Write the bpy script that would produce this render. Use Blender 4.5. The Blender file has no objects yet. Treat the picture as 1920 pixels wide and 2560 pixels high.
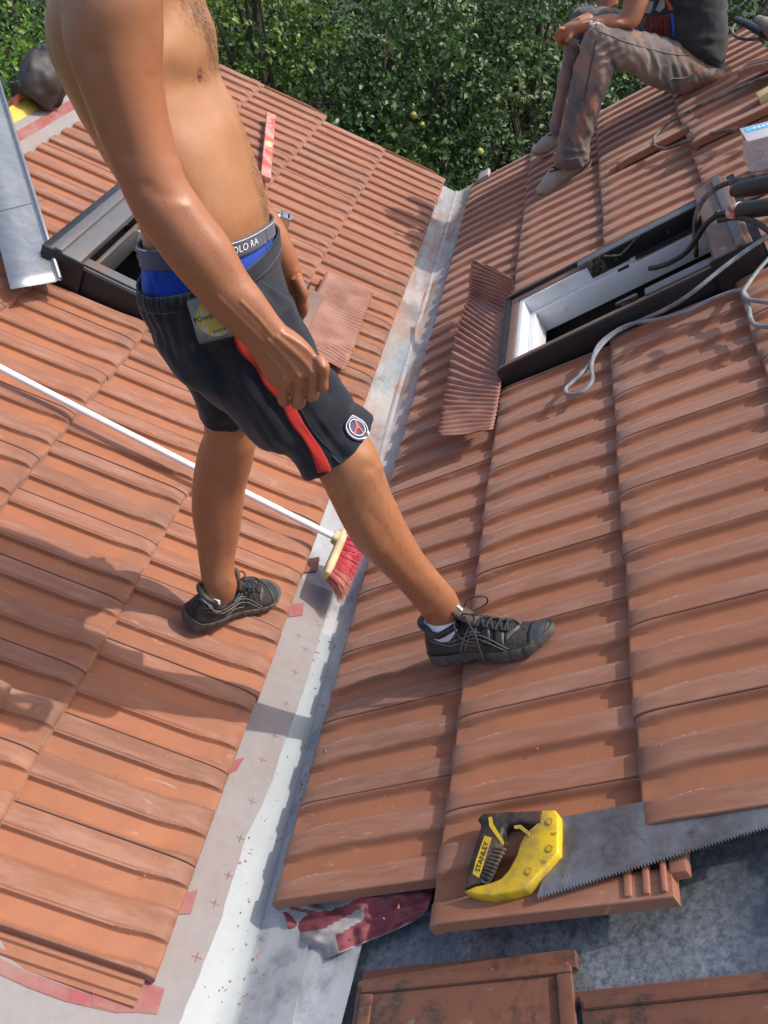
import bpy, bmesh, math, random
import numpy as np
from mathutils import Vector, Matrix
from mathutils.bvhtree import BVHTree

SC = bpy.context.scene
COL = SC.collection
random.seed(7)
rng = np.random.default_rng(7)

# ------------------------------------------------------------------ camera
CAMPOS = np.array([.5756, 0.0, 1.6887])
# rows: world x, y, z expressed in camera axes (right, up, forward)
CM = np.array([[0.98312219, -0.04086469, -0.17832791],
               [0.16517681, 0.61735186, 0.76915103],
               [-0.07865995, 0.78562508, -0.61368221]])
FPX = 2173.4          # focal length in pixels of a 2560 px high picture
cam = bpy.data.cameras.new("camera")
camo = bpy.data.objects.new("camera", cam)
COL.objects.link(camo)
camo.matrix_world = Matrix(((CM[0][0], CM[0][1], -CM[0][2], CAMPOS[0]),
                            (CM[1][0], CM[1][1], -CM[1][2], CAMPOS[1]),
                            (CM[2][0], CM[2][1], -CM[2][2], CAMPOS[2]),
                            (0, 0, 0, 1)))
cam.sensor_fit = 'VERTICAL'
cam.sensor_height = 24
cam.lens = 24 * FPX / 2560
cam.clip_start = .05
cam.clip_end = 500
SC.camera = camo

# ------------------------------------------------------------------ light
SUN_ELEV, SUN_AZ = math.radians(47), math.radians(12)   # azimuth from +x towards +y
sd = Vector((math.cos(SUN_ELEV) * math.cos(SUN_AZ), math.cos(SUN_ELEV) * math.sin(SUN_AZ), math.sin(SUN_ELEV)))
W = bpy.data.worlds.new("World")
SC.world = W
W.use_nodes = True
nt = W.node_tree
bg = nt.nodes['Background']
sky = nt.nodes.new('ShaderNodeTexSky')
sky.sky_type = 'NISHITA'
sky.sun_disc = False
sky.sun_elevation = SUN_ELEV
sky.sun_rotation = math.pi / 2 - SUN_AZ
sky.dust_density = 3.0
nt.links.new(sky.outputs[0], bg.inputs[0])
bg.inputs[1].default_value = .15
sl = bpy.data.lights.new("sun", 'SUN')
sl.energy = 2.25
sl.angle = math.radians(.6)
sl.color = (1, .95, .86)
so = bpy.data.objects.new("sun", sl)
COL.objects.link(so)
so.rotation_euler = sd.to_track_quat('Z', 'Y').to_euler()
so.location = (6, 0, 8)
SC.view_settings.view_transform = 'Standard'
SC.view_settings.look = 'None'
SC.view_settings.gamma = 1
SC.view_settings.exposure = .68
SC.cycles.max_bounces = 6
SC.cycles.use_adaptive_sampling = True

# ------------------------------------------------------------------ geometry helpers
T = math.radians(29.016)
CT, ST = math.cos(T), math.sin(T)
S_ = .39            # course spacing of the tiles
TW = .2235          # cover width of a tile
P0 = {'L': np.array([-.0729, 0, .0567]), 'R': np.array([.0731, 0, .0220])}
UPV = {'L': np.array([ST, 0, CT]), 'R': np.array([-ST, 0, CT])}
SLV = {'L': np.array([-CT, 0, ST]), 'R': np.array([CT, 0, ST])}
DK = 1920 / 1659    # the measurements below were read off a 1659 px wide copy

def loc(pl, s, y, h=0.0):
    """point on a roof slope: s up the slope, y along the valley, h above it"""
    return P0[pl] + SLV[pl] * s + UPV[pl] * h + np.array([0, y, 0])

def ray(q):
    return CM @ np.array([q[0] * DK - 960, 1280 - q[1] * DK, FPX])

def on(q, pl, h=0.0):
    w = ray(q); n = UPV[pl]
    return CAMPOS + w * ((P0[pl] + n * h - CAMPOS) @ n) / (w @ n)

def aty(q, y):
    w = ray(q)
    return CAMPOS + w * (y / w[1])

def proj(p):
    c = CM.T @ (np.asarray(p) - CAMPOS)
    return np.array([(960 + FPX * c[0] / c[2]) / DK, (1280 - FPX * c[1] / c[2]) / DK])

ROOTS = {}
def tag(o, label=None, cat=None, group=None, kind=None):
    if label: o['label'] = label
    if cat: o['category'] = cat
    if group: o['group'] = group
    if kind: o['kind'] = kind
    return o

def thing(name, label, cat, at=(0, 0, 0), group=None, kind=None):
    o = bpy.data.objects.new(name, None)
    COL.objects.link(o)
    o.location = [float(v) for v in at]
    o.empty_display_size = .1
    ROOTS[o] = np.array(at, float)
    return tag(o, label, cat, group, kind)

def mk(name, verts, faces, mat, parent=None, smooth=True, flat_angle=None, attr=None, base=None):
    off = np.zeros(3)
    if parent is not None: off = ROOTS[parent]
    elif base is not None: off = np.array(base, float)
    V = np.asarray(verts, float) - off
    me = bpy.data.meshes.new(name)
    me.from_pydata(V.tolist(), [], [list(map(int, f)) for f in faces])
    if attr is not None:
        ca = me.color_attributes.new('tile', 'FLOAT_COLOR', 'POINT')
        ca.data.foreach_set('color', np.asarray(attr, np.float32).ravel())
    mats = mat if isinstance(mat, (list, tuple)) else [mat]
    for m in mats: me.materials.append(m)
    if smooth:
        me.polygons.foreach_set('use_smooth', [True] * len(me.polygons))
        if flat_angle: me.set_sharp_from_angle(angle=math.radians(flat_angle))
    me.update()
    o = bpy.data.objects.new(name, me)
    COL.objects.link(o)
    if parent is not None:
        o.parent = parent
        ROOTS[o] = off
    else:
        o.location = off.tolist(); ROOTS[o] = off
    return o

class MB:
    """collects simple shapes into one mesh"""
    def __init__(s): s.v = []; s.f = []; s.mi = []
    def add(s, v, f, m=0):
        k = len(s.v); s.v += [tuple(map(float, p)) for p in v]; s.f += [[i + k for i in q] for q in f]; s.mi += [m] * len(f)
    def box(s, c, ax, hs, bev=0.0, m=0):
        """c centre, ax three axes, hs half sizes; chamfered edges if bev"""
        c = np.array(c, float); ax = [np.array(a, float) / np.linalg.norm(a) for a in ax]
        bm = bmesh.new()
        bmesh.ops.create_cube(bm, size=2)
        for v in bm.verts: v.co = Vector((v.co.x * hs[0], v.co.y * hs[1], v.co.z * hs[2]))
        if bev > 0: bmesh.ops.bevel(bm, geom=bm.edges[:], offset=bev, segments=2, profile=.6, affect='EDGES')
        bm.verts.index_update()
        s.add([c + ax[0] * v.co.x + ax[1] * v.co.y + ax[2] * v.co.z for v in bm.verts], [[v.index for v in f.verts] for f in bm.faces], m)
        bm.free()
    def tube(s, pts, r, n=10, m=0, cap=True):
        P = [np.array(p, float) for p in pts]
        rr = r if hasattr(r, '__len__') else [r] * len(P)
        t0 = P[1] - P[0]; t0 /= np.linalg.norm(t0)
        a = np.cross(t0, [0, 0, 1.0]); 
        if np.linalg.norm(a) < 1e-3: a = np.cross(t0, [0, 1.0, 0])
        a /= np.linalg.norm(a)
        V = []
        for i, p in enumerate(P):
            t = P[min(i + 1, len(P) - 1)] - P[max(i - 1, 0)]; t /= (np.linalg.norm(t) + 1e-12)
            a = a - t * (a @ t); a /= np.linalg.norm(a); b = np.cross(t, a)
            V += [p + rr[i] * (a * math.cos(2 * math.pi * k / n) + b * math.sin(2 * math.pi * k / n)) for k in range(n)]
        F = [[i * n + k, i * n + (k + 1) % n, (i + 1) * n + (k + 1) % n, (i + 1) * n + k] for i in range(len(P) - 1) for k in range(n)]
        if cap: F += [list(range(n))[::-1], [(len(P) - 1) * n + k for k in range(n)]]
        s.add(V, F, m)
    def loft(s, rings, m=0, cap=True):
        n = len(rings[0]); V = [p for r in rings for p in r]
        F = [[i * n + k, i * n + (k + 1) % n, (i + 1) * n + (k + 1) % n, (i + 1) * n + k] for i in range(len(rings) - 1) for k in range(n)]
        if cap: F += [list(range(n))[::-1], [(len(rings) - 1) * n + k for k in range(n)]]
        s.add(V, F, m)
    def prism(s, poly, up, m=0, bev=0.0):
        """polygon (3D points) extruded by vector up"""
        bm = bmesh.new()
        vs = [bm.verts.new(Vector([float(x) for x in p])) for p in poly]
        f = bm.faces.new(vs)
        r = bmesh.ops.extrude_face_region(bm, geom=[f])
        ev = [g for g in r['geom'] if isinstance(g, bmesh.types.BMVert)]
        bmesh.ops.translate(bm, verts=ev, vec=Vector([float(x) for x in up]))
        bmesh.ops.recalc_face_normals(bm, faces=bm.faces[:])
        if bev > 0: bmesh.ops.bevel(bm, geom=bm.edges[:], offset=bev, segments=2, profile=.6, affect='EDGES', clamp_overlap=True)
        bm.verts.index_update()
        s.add([v.co[:] for v in bm.verts], [[v.index for v in g.verts] for g in bm.faces], m)
        bm.free()
    def grid(s, P, m=0):
        P = np.asarray(P); a, b = P.shape[:2]
        s.add(P.reshape(-1, 3), [[i * b + j, i * b + j + 1, (i + 1) * b + j + 1, (i + 1) * b + j] for i in range(a - 1) for j in range(b - 1)], m)
    def build(s, name, mat, parent=None, smooth=True, flat_angle=35, base=None):
        o = mk(name, s.v, s.f, mat, parent, smooth, flat_angle, base=base)
        if isinstance(mat, (list, tuple)): o.data.polygons.foreach_set('material_index', s.mi)
        return o

def spline(pts, n=8, closed=False):
    P = [np.array(p, float) for p in pts]; out = []
    m = len(P)
    for i in range(m - 1 if not closed else m):
        p1, p2 = P[i], P[(i + 1) % m]
        p0 = P[i - 1] if (i > 0 or closed) else 2 * p1 - p2
        p3 = P[(i + 2) % m] if (i + 2 < m or closed) else 2 * p2 - p1
        for k in range(n):
            t = k / n
            out.append(.5 * (2 * p1 + (p2 - p0) * t + (2 * p0 - 5 * p1 + 4 * p2 - p3) * t * t + (3 * p1 - p0 - 3 * p2 + p3) * t ** 3))
    if not closed: out.append(P[-1])
    return out

def bake(o, mods):
    """apply modifiers without operators"""
    for kind, kw in mods:
        m = o.modifiers.new(kind, kind)
        for k, v in kw.items(): setattr(m, k, v)
    dg = bpy.context.evaluated_depsgraph_get()
    me = bpy.data.meshes.new_from_object(o.evaluated_get(dg), depsgraph=dg)
    old = o.data
    o.modifiers.clear()
    o.data = me
    me.name = old.name
    bpy.data.meshes.remove(old)
    me.polygons.foreach_set('use_smooth', [True] * len(me.polygons))
    me.update()
    return o

def sstep(a, b, x):
    t = np.clip((x - a) / (b - a), 0, 1); return t * t * (3 - 2 * t)

# value noise for shapes (not shading)
def vnoise(x, y, seed=0):
    r = np.random.default_rng(seed); G = r.random((64, 64))
    x = np.asarray(x, float); y = np.asarray(y, float)
    xi = np.floor(x).astype(int); yi = np.floor(y).astype(int); fx = x - xi; fy = y - yi
    fx = fx * fx * (3 - 2 * fx); fy = fy * fy * (3 - 2 * fy)
    g = lambda a, b: G[a % 64, b % 64]
    return (g(xi, yi) * (1 - fx) + g(xi + 1, yi) * fx) * (1 - fy) + (g(xi, yi + 1) * (1 - fx) + g(xi + 1, yi + 1) * fx) * fy

# ------------------------------------------------------------------ materials
class N:
    def __init__(s, name):
        s.m = bpy.data.materials.new(name); s.m.use_nodes = True
        s.t = s.m.node_tree; s.b = s.t.nodes['Principled BSDF']; s.tc = s.t.nodes.new('ShaderNodeTexCoord')
    def node(s, ty, **kw):
        n = s.t.nodes.new(ty)
        for k, v in kw.items():
            if k.startswith('i_'):
                n.inputs[int(k[2:])].default_value = v
            else: setattr(n, k, v)
        return n
    def link(s, a, b): s.t.links.new(a, b)
    def noise(s, scale, detail=5, rough=.6, dist=0, stretch=None):
        n = s.node('ShaderNodeTexNoise'); n.inputs['Scale'].default_value = scale
        n.inputs['Detail'].default_value = detail; n.inputs['Roughness'].default_value = rough; n.inputs['Distortion'].default_value = dist
        src = s.tc.outputs['Object']
        if stretch:
            mp = s.node('ShaderNodeMapping'); mp.inputs['Scale'].default_value = stretch[:3]
            if len(stretch) > 3: mp.inputs['Rotation'].default_value = stretch[3]
            s.link(src, mp.inputs[0]); src = mp.outputs[0]
        s.link(src, n.inputs['Vector'])
        return n.outputs['Fac']
    def ramp(s, src, stops):
        r = s.node('ShaderNodeValToRGB')
        el = r.color_ramp.elements
        while len(el) < len(stops): el.new(.5)
        for e, (p, c) in zip(el, stops):
            e.position = p; e.color = (*c, 1) if hasattr(c, '__len__') else (c, c, c, 1)
        s.link(src, r.inputs[0]); return r.outputs[0]
    def mix(s, fac, a, b, mode='MIX'):
        n = s.node('ShaderNodeMix', data_type='RGBA', blend_type=mode)
        for sock, v in ((n.inputs[0], fac), (n.inputs[6], a), (n.inputs[7], b)):
            if hasattr(v, 'is_linked'): s.link(v, sock)
            elif hasattr(v, '__len__'): sock.default_value = (*v, 1)
            else: sock.default_value = v
        return n.outputs[2]
    def math(s, op, a, b=0, clamp=False):
        n = s.node('ShaderNodeMath', operation=op, use_clamp=clamp)
        for sock, v in ((n.inputs[0], a), (n.inputs[1], b)):
            if hasattr(v, 'is_linked'): s.link(v, sock)
            else: sock.default_value = v
        return n.outputs[0]
    def set(s, **kw):
        for k, v in kw.items():
            sock = s.b.inputs[{'color': 'Base Color', 'rough': 'Roughness', 'metal': 'Metallic', 'spec': 'Specular IOR Level', 'sss': 'Subsurface Weight', 'trans': 'Transmission Weight', 'ior': 'IOR', 'alpha': 'Alpha', 'coat': 'Coat Weight', 'sheen': 'Sheen Weight'}[k]]
            if hasattr(v, 'is_linked'): s.link(v, sock)
            elif hasattr(v, '__len__'): sock.default_value = (*v, 1)
            else: sock.default_value = v
        return s
    def bump(s, src, strength=.3, dist=.002):
        n = s.node('ShaderNodeBump'); n.inputs['Strength'].default_value = strength; n.inputs['Distance'].default_value = dist
        s.link(src, n.inputs['Height'])
        prev = s.b.inputs['Normal'].links
        if prev: s.link(prev[0].from_socket, n.inputs['Normal'])
        s.link(n.outputs[0], s.b.inputs['Normal']); return s

def simple(name, c, rough=.5, metal=0, var=.25, scale=30, bump=.15, dirt=None, dscale=8, dist=.002, dr=(.42, .62), **kw):
    n = N(name)
    f = n.noise(scale, 6)
    col = n.mix(f, [x * (1 - var) for x in c], [min(1, x * (1 + var)) for x in c])
    if dirt:
        g = n.ramp(n.noise(dscale, 6, .65), [(dr[0], 0), (dr[1], 1)])
        col = n.mix(g, col, dirt)
    n.set(color=col, rough=rough, metal=metal, **kw)
    if bump: n.bump(n.noise(scale * 4, 4), bump, dist)
    return n.m

def clay(name, base, dust, dark, fresh, var=1.0, old=False):
    """fired clay roof tile: body colour, per tile tint, dust on the raised bands, soot near the noses, pale scratches"""
    n = N(name)
    at = n.node('ShaderNodeAttribute', attribute_name='tile')
    sp = n.node('ShaderNodeSeparateColor'); n.link(at.outputs['Color'], sp.inputs[0])
    tint, relief, tt = sp.outputs[0], sp.outputs[1], sp.outputs[2]
    big = n.noise(3.2, 4, .6)
    col = n.mix(n.ramp(big, [(.3, 0), (.7, 1)]), [c * .92 for c in base], [c * 1.08 for c in base])
    col = n.mix(n.math('MULTIPLY', tint, .55), col, dark)
    # fresher orange clay in the troughs
    lowm = n.math('MULTIPLY', n.ramp(relief, [(.05, 1), (.75, 0)]), n.ramp(n.noise(9, 5), [(.35, .25), (.7, .8)]))
    col = n.mix(lowm, col, fresh)
    # dust on the bands, streaked along the slope
    st = n.noise(14, 6, .7, 0, (.35, 2.2, .35))
    dm = n.math('MULTIPLY', n.ramp(st, [(.44, 0), (.70, .8)]), n.ramp(relief, [(.6, .06), (.97, 1)]))
    col = n.mix(dm, col, dust)
    # grey engobe patches near the nose
    nm = n.math('MULTIPLY', n.ramp(tt, [(.03, 1), (.26, 0)]), n.ramp(n.noise(7, 5, .65), [(.42, 0), (.62, .6)]))
    col = n.mix(nm, col, dark)
    # scratches and chalky scuffs
    sc = n.node('ShaderNodeTexNoise'); sc.inputs['Scale'].default_value = 22; sc.inputs['Detail'].default_value = 8; sc.inputs['Roughness'].default_value = .75; sc.inputs['Distortion'].default_value = 1.5
    mp = n.node('ShaderNodeMapping'); mp.inputs['Scale'].default_value = (.5, 2.5, .5); mp.inputs['Rotation'].default_value = (0, 0, .35)
    n.link(n.tc.outputs['Object'], mp.inputs[0]); n.link(mp.outputs[0], sc.inputs['Vector'])
    col = n.mix(n.math('MULTIPLY', n.ramp(sc.outputs['Fac'], [(.575, 0), (.66, .7)]), n.ramp(n.noise(3.4, 4), [(.50, 0), (.62, 1)])), col, [.50, .31, .225])
    # bright crumbs and nicks
    vo = n.node('ShaderNodeTexVoronoi'); vo.inputs['Scale'].default_value = 60; n.link(n.tc.outputs['Object'], vo.inputs['Vector'])
    col = n.mix(n.math('MULTIPLY', n.ramp(vo.outputs['Distance'], [(.05, .8), (.09, 0)]), n.ramp(n.noise(5.5, 3), [(.56, 0), (.6, 1)])), col, [.6, .36, .24])
    if old:
        col = n.mix(n.ramp(n.noise(12, 7, .75), [(.50, 0), (.62, .85)]), col, (.03, .024, .018))
        col = n.mix(n.ramp(n.noise(34, 5, .7), [(.64, 0), (.70, .8)]), col, (.19, .17, .14))
        col = n.mix(n.ramp(n.noise(24, 5, .7), [(.66, 0), (.72, .8)]), col, (.34, .10, .03))
    n.set(color=col, rough=n.ramp(n.noise(20, 4), [(.3, .5), (.7, .72)]), spec=.35, sheen=.2)
    n.bump(n.noise(260, 5, .7), .3, .001)
    n.bump(n.noise(75, 5, .65), .12, .0015)
    n.bump(n.noise(28, 4, .6), .16, .003)
    return n.m

M = {}
M['clay'] = clay('terracotta', (.285, .106, .053), (.36, .185, .126), (.15, .074, .048), (.375, .133, .054))
M['clay_old'] = clay('old_terracotta', (.21, .072, .036), (.20, .105, .07), (.05, .036, .027), (.25, .08, .035), old=True)
M['dark'] = simple('dark_void', (.012, .011, .01), .9, bump=0)
M['flash_black'] = simple('black_coated_metal', (.016, .017, .02), .42, .2, dirt=(.07, .045, .035), dscale=5, bump=.1, dr=(.56, .74))
M['flash_grey'] = simple('grey_coated_metal', (.16, .15, .147), .4, .4, dirt=(.22, .15, .11), dscale=7, bump=.08, dr=(.54, .70))
M['alu'] = simple('grey_aluminium', (.42, .41, .41), .35, .8, bump=.08)
M['white_paint'] = simple('white_paint', (.78, .78, .77), .35, 0, .05, bump=.03)
M['steel'] = simple('bright_steel', (.55, .54, .52), .28, 1, bump=.05)
M['rubber'] = simple('black_rubber', (.02, .02, .021), .55, bump=.2)
M['wood'] = simple('pale_wood', (.62, .46, .2), .6, scale=18)
# ================================================================== ground and roof
# ground far below
g = MB(); g.grid([[(-200, -60, -4.6), (200, -60, -4.6)], [(-200, 240, -4.6), (200, 240, -4.6)]])
n = N('grass_ground'); n.set(color=n.mix(n.noise(1.5, 6), (.010, .026, .006), (.022, .048, .011)), rough=.9)
tag(g.build('ground', n.m), 'green grass ground far below the roof', None, None, 'structure')

def relief(u, t, L=True):
    """height of the tile face below its bands; u across the tile (0..1), t up the slope from the nose"""
    uu = (u % .5) / .5
    uu = uu + .07 * (1 - sstep(.03, .12, t))
    d = sstep(.392, .404, uu) * .16 + sstep(.442, .488, uu) * .84
    d = d * (1 - sstep(.86, .985, uu))
    nd = 1 - np.sqrt(np.maximum(1 - np.clip(1 - t / .062, 0, 1) ** 2, 0))
    both = np.minimum((d ** 5 + nd ** 5) ** .2, 1.04)
    return -.0160 * both, d

def tile(pl, i, y0, y1, acc, tint, flip, t0=0.0, t1=.43, lift=0.0, u0=None, u1=None, dy=0.0, ds=0.0, fine=True, rot=0.0, solid=False):
    """one interlocking tile of course i covering y0..y1"""
    us = np.array([0, .004, .012, .05, .12, .165, .18, .19, .1975, .205, .2125, .221, .2235, .2265, .2295, .2325, .2355, .2385, .2415, .244, .251, .26, .29, .345, .38, .40, .42, .435, .45, .465, .48, .49,
                   .52, .58, .64, .665, .68, .69, .6975, .705, .7125, .721, .7235, .7265, .7295, .7325, .7355, .7385, .7415, .744, .751, .76, .79, .845, .88, .90, .92, .935, .95, .965, .98, .988, .996, 1.0])
    ts = np.array([0, .001, .003, .006, .010, .015, .022, .030, .038, .046, .054, .062, .075, .09, .11, .15, .22, .3, .43])
    ts = ts[(ts >= t0 - 1e-6) & (ts <= t1)]
    if t0 > 0: ts = np.concatenate([[t0], ts[ts > t0 + .004]])
    if ts[-1] < t1: ts = np.append(ts, t1)
    full = u0 is None
    if full: u0, u1 = 0.0, 1.0
    us = np.concatenate([[u0], us[(us > u0 + .002) & (us < u1 - .002)], [u1]])
    U, Tt = np.meshgrid(us, ts)
    r, d = relief(U, Tt)
    edge = -.0028 * (1 - sstep(0, .014, np.minimum(U - 0, 1 - U)))
    rad = .004
    q = np.clip(rad - Tt, 0, rad)
    nose = -(rad - np.sqrt(np.maximum(rad ** 2 - q ** 2, 0)))
    h = -Tt * .0606 + r + nose + edge + lift
    if flip: Y = y0 + U * TW          # seen from the other side the tile is turned round
    else: Y = y0 + TW - U * TW
    Y = Y + dy
    if flip and False: pass
    base_s = i * S_
    P = []
    nT, nU = U.shape
    hb = -Tt * .0606 - .030 + lift
    hb = np.where(Tt < .02, -.036 + lift, hb)
    S = base_s + Tt + ds + rot * (Y - y0)
    S = S + (.0048 * (Y - 2.73) if pl == 'R' else -.0052 * (Y - 3.12))
    if rot: Y = Y - rot * Tt
    top = P0[pl][None, None] + SLV[pl] * S[..., None] + UPV[pl] * h[..., None] + np.array([0, 1.0, 0]) * Y[..., None]
    bot = P0[pl][None, None] + SLV[pl] * S[..., None] + UPV[pl] * hb[..., None] + np.array([0, 1.0, 0]) * Y[..., None]
    V, F, A = acc
    k = len(V)
    V.extend(top.reshape(-1, 3).tolist())
    tn = Tt / .4
    A.extend(np.stack([np.full_like(U, tint), 1 - d, tn, np.ones_like(U)], -1).reshape(-1, 4).tolist())
    idx = lambda a, b: k + a * nU + b
    fw = (lambda q: q) if (flip == (pl == 'R')) else (lambda q: q[::-1])
    for a in range(nT - 1):
        for b in range(nU - 1):
            F.append(fw([idx(a, b), idx(a, b + 1), idx(a + 1, b + 1), idx(a + 1, b)]))
    # skirts: nose lip, two sides, head
    def skirt(seq):
        k2 = len(V)
        for (a, b) in seq:
            V.append(top[a, b].tolist()); V.append((bot[a, b]).tolist())
            A.append([tint, .45, tn[a, b], 1]); A.append([tint, .45, tn[a, b], 1])
        for j in range(len(seq) - 1):
            F.append(fw([k2 + 2 * j, k2 + 2 * j + 1, k2 + 2 * j + 3, k2 + 2 * j + 2]))
    skirt([(0, b) for b in range(nU)])
    skirt([(a, 0) for a in range(nT)][::-1])
    skirt([(a, nU - 1) for a in range(nT)])
    skirt([(nT - 1, b) for b in range(nU)][::-1])
    if solid:
        k2 = len(V)
        for a in (0, nT - 1):
            for b in (0, nU - 1):
                V.append((bot[a, b] + UPV[pl] * .012).tolist()); A.append([tint, .4, .5, 1])
        F.append(fw([k2, k2 + 2, k2 + 3, k2 + 1]))

def course(pl, i, y_start, y_end, hole, root, t1=.43):
    """hole = (s0, s1, y0, y1) cut for the skylight"""
    acc = ([], [], [])
    j = 0
    flip = (pl == 'R')
    r2 = random.Random(100 * i + (5 if pl == 'L' else 9))
    while True:
        a = y_start + j * TW
        if a > y_end - .01: break
        j += 1
        tint = r2.random() ** 1.5; lift = r2.uniform(-.0012, .0012); ds = r2.uniform(-.0025, .0025)
        lo, hi = 0.0, 1.0
        if a + TW > y_end: hi = (y_end - a) / TW
        segs = [(lo, hi, 0.0, t1)]
        s_lo, s_hi = i * S_, i * S_ + S_
        if hole and s_lo < hole[1] and s_hi > hole[0] + .02:
            h0 = (hole[2] - a) / TW; h1 = (hole[3] - a) / TW
            if h1 > 0 and h0 < 1:
                segs = []
                if h0 > 0.04: segs.append((0.0, h0, 0.0, t1))
                if h1 < .96: segs.append((h1, hi, 0.0, t1))
                if s_hi > hole[1] + .03 and s_lo < hole[1]:       # tiles above the window start higher up
                    segs.append((max(0, h0), min(hi, h1), hole[1] - s_lo, t1))
                elif s_lo < hole[0] - .05:
                    segs.append((max(0, h0), min(hi, h1), 0.0, hole[0] - s_lo))
        for (b0, b1, ta, tb) in segs:
            if b1 - b0 < .03: continue
            # y fraction -> u
            if flip: u0, u1 = b0, b1
            else: u0, u1 = 1 - b1, 1 - b0
            g0 = .0012 / TW
            tile(pl, i, a, a + TW, acc, tint, flip, ta, tb, lift, max(u0, g0), min(u1, 1 - g0), 0, ds, solid=(j <= 2))
    return mk('tile_course', acc[0], acc[1], M['clay'], root, True, 42, attr=acc[2])

SKY_L = (.37, 1.165, 2.545, 3.20)
SKY_R = (.41, 1.25, 2.522, 3.115)
rootL = thing('tiled_roof', 'terracotta tiled roof slope left of the metal valley, crossed by the white broom pole', 'roof', loc('L', 0, .6))
rootR = thing('tiled_roof', 'terracotta tiled roof slope right of the metal valley, with the saw and grey cable on it', 'roof', loc('R', 0, .6))
YV = 5.28
for i, st in enumerate([.633, .633 + .2235 * 3 - .1195, .633 + .2235 * 0 - .002, .633 + .2235 * 3 - .1195]):
    if i in (1, 3): st -= TW * 3
    if i == 1: st -= TW * 1
    if i > 1: st -= TW * 3
    course('L', i, st, YV + (.0, -.03, .0, -.03)[i], SKY_L, rootL)
for i, st in enumerate([.822, .722, .838, .725]):
    course('R', i, st, (5.2, 5.25, 5.15, 5.2)[i], SKY_R, rootR)

# boarding / underlay below the tiles
def deck(pl, y0, y1, s0, s1, h, mat, name, root, hole=None, thick=.02):
    b = MB()
    def slab(sa, sb, ya, yb):
        b.prism([loc(pl, sa, ya, h), loc(pl, sb, ya, h), loc(pl, sb, yb, h), loc(pl, sa, yb, h)], -UPV[pl] * thick)
    if hole:
        h0, h1, a, c = hole
        slab(s0, s1, y0, a); slab(s0, s1, c, y1); slab(s0, h0, a + .0005, c - .0005); slab(h1, s1, a + .0005, c - .0005)
    else: slab(s0, s1, y0, y1)
    return b.build(name, mat, root, smooth=False)
M['deck'] = simple('dark_boarding', (.05, .042, .036), .9)
deck('L', .70, YV - .06, .06, 1.62, -.062, M['deck'], 'roof_deck', rootL, (.46, 1.08, 2.62, 3.12))
deck('R', .86, 5.1, .06, 1.62, -.075, M['deck'], 'roof_deck', rootR, (.48, 1.17, 2.60, 3.04))

# ---------------------------------------------------------------- valley gutter: folded zinc
nz = N('valley_zinc')
ob = nz.noise(5, 6, .7); st = nz.noise(9, 5, .6, 0, (1, .35, 1))
c = nz.mix(nz.ramp(st, [(.35, 0), (.65, 1)]), (.36, .375, .38), (.47, .485, .49))
c = nz.mix(nz.ramp(ob, [(.50, 0), (.66, .85)]), c, (.17, .18, .20))
sepn = nz.node('ShaderNodeSeparateXYZ'); nz.link(nz.tc.outputs['Object'], sepn.inputs[0])
far = nz.node('ShaderNodeMapRange'); far.inputs[1].default_value = 1.0; far.inputs[2].default_value = 3.2; nz.link(sepn.outputs[1], far.inputs[0])
dust = nz.math('MULTIPLY', nz.ramp(nz.noise(7, 6, .65, 0, (1.6, .45, 1)), [(.40, 0), (.62, 1)]), nz.ramp(far.outputs[0], [(0, .0), (.5, .6), (1, .9)]))
c = nz.mix(dust, c, (.36, .19, .12))
nz.set(color=c, rough=nz.ramp(ob, [(.3, .35), (.7, .6)]), metal=.12)
nz.bump(nz.noise(6, 4), .35, .01)
M['valley_zinc'] = nz.m
gut = thing('valley_gutter', 'long folded zinc valley gutter running between the two tile slopes', 'gutter', (0, .5, -.06))
_fold = [(.45, .043), (.70, .042), (.80, .040), (1.0, .036), (1.3, .031), (1.7, .022), (2.2, .006), (3.0, -.006), (5.4, -.010)]
def vx(y): return float(np.interp(y, [p[0] for p in _fold], [p[1] for p in _fold]))
def vprof(y):
    x0 = vx(y)
    zL = -.036 - .0 ; 
    return x0
gp = []
for y in np.linspace(.42, 5.33, 40):
    x0 = vx(y); sm_ = float(sstep(1.55, 2.0, y))
    w = (.0025 * math.sin(y * 7) + .0015 * math.sin(y * 19)) * sm_
    z0 = -.062
    row = [(x0 - .30, y, z0 + .30 * .555), (x0 - .12, y, z0 + .12 * .555 + w), (x0 - .012, y, z0 + .0065), (x0 - .004, y, z0 + .0022 + .009 * sm_), (x0 + .004, y, z0 + .0022 + .009 * sm_), (x0 + .012, y, z0 + .0062),
           (x0 + .06, y, z0 + .06 * .53 + w), (x0 + .12, y, z0 + .12 * .53)]
    if y > .9: row.append((x0 + .30, y, z0 + .27 * .555 - .02))
    else: row.append((x0 + .125, y, z0 + .066))
    gp.append(row)
b = MB(); b.grid(gp)
b.build('gutter_sheet', M['valley_zinc'], gut, flat_angle=60)
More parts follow.
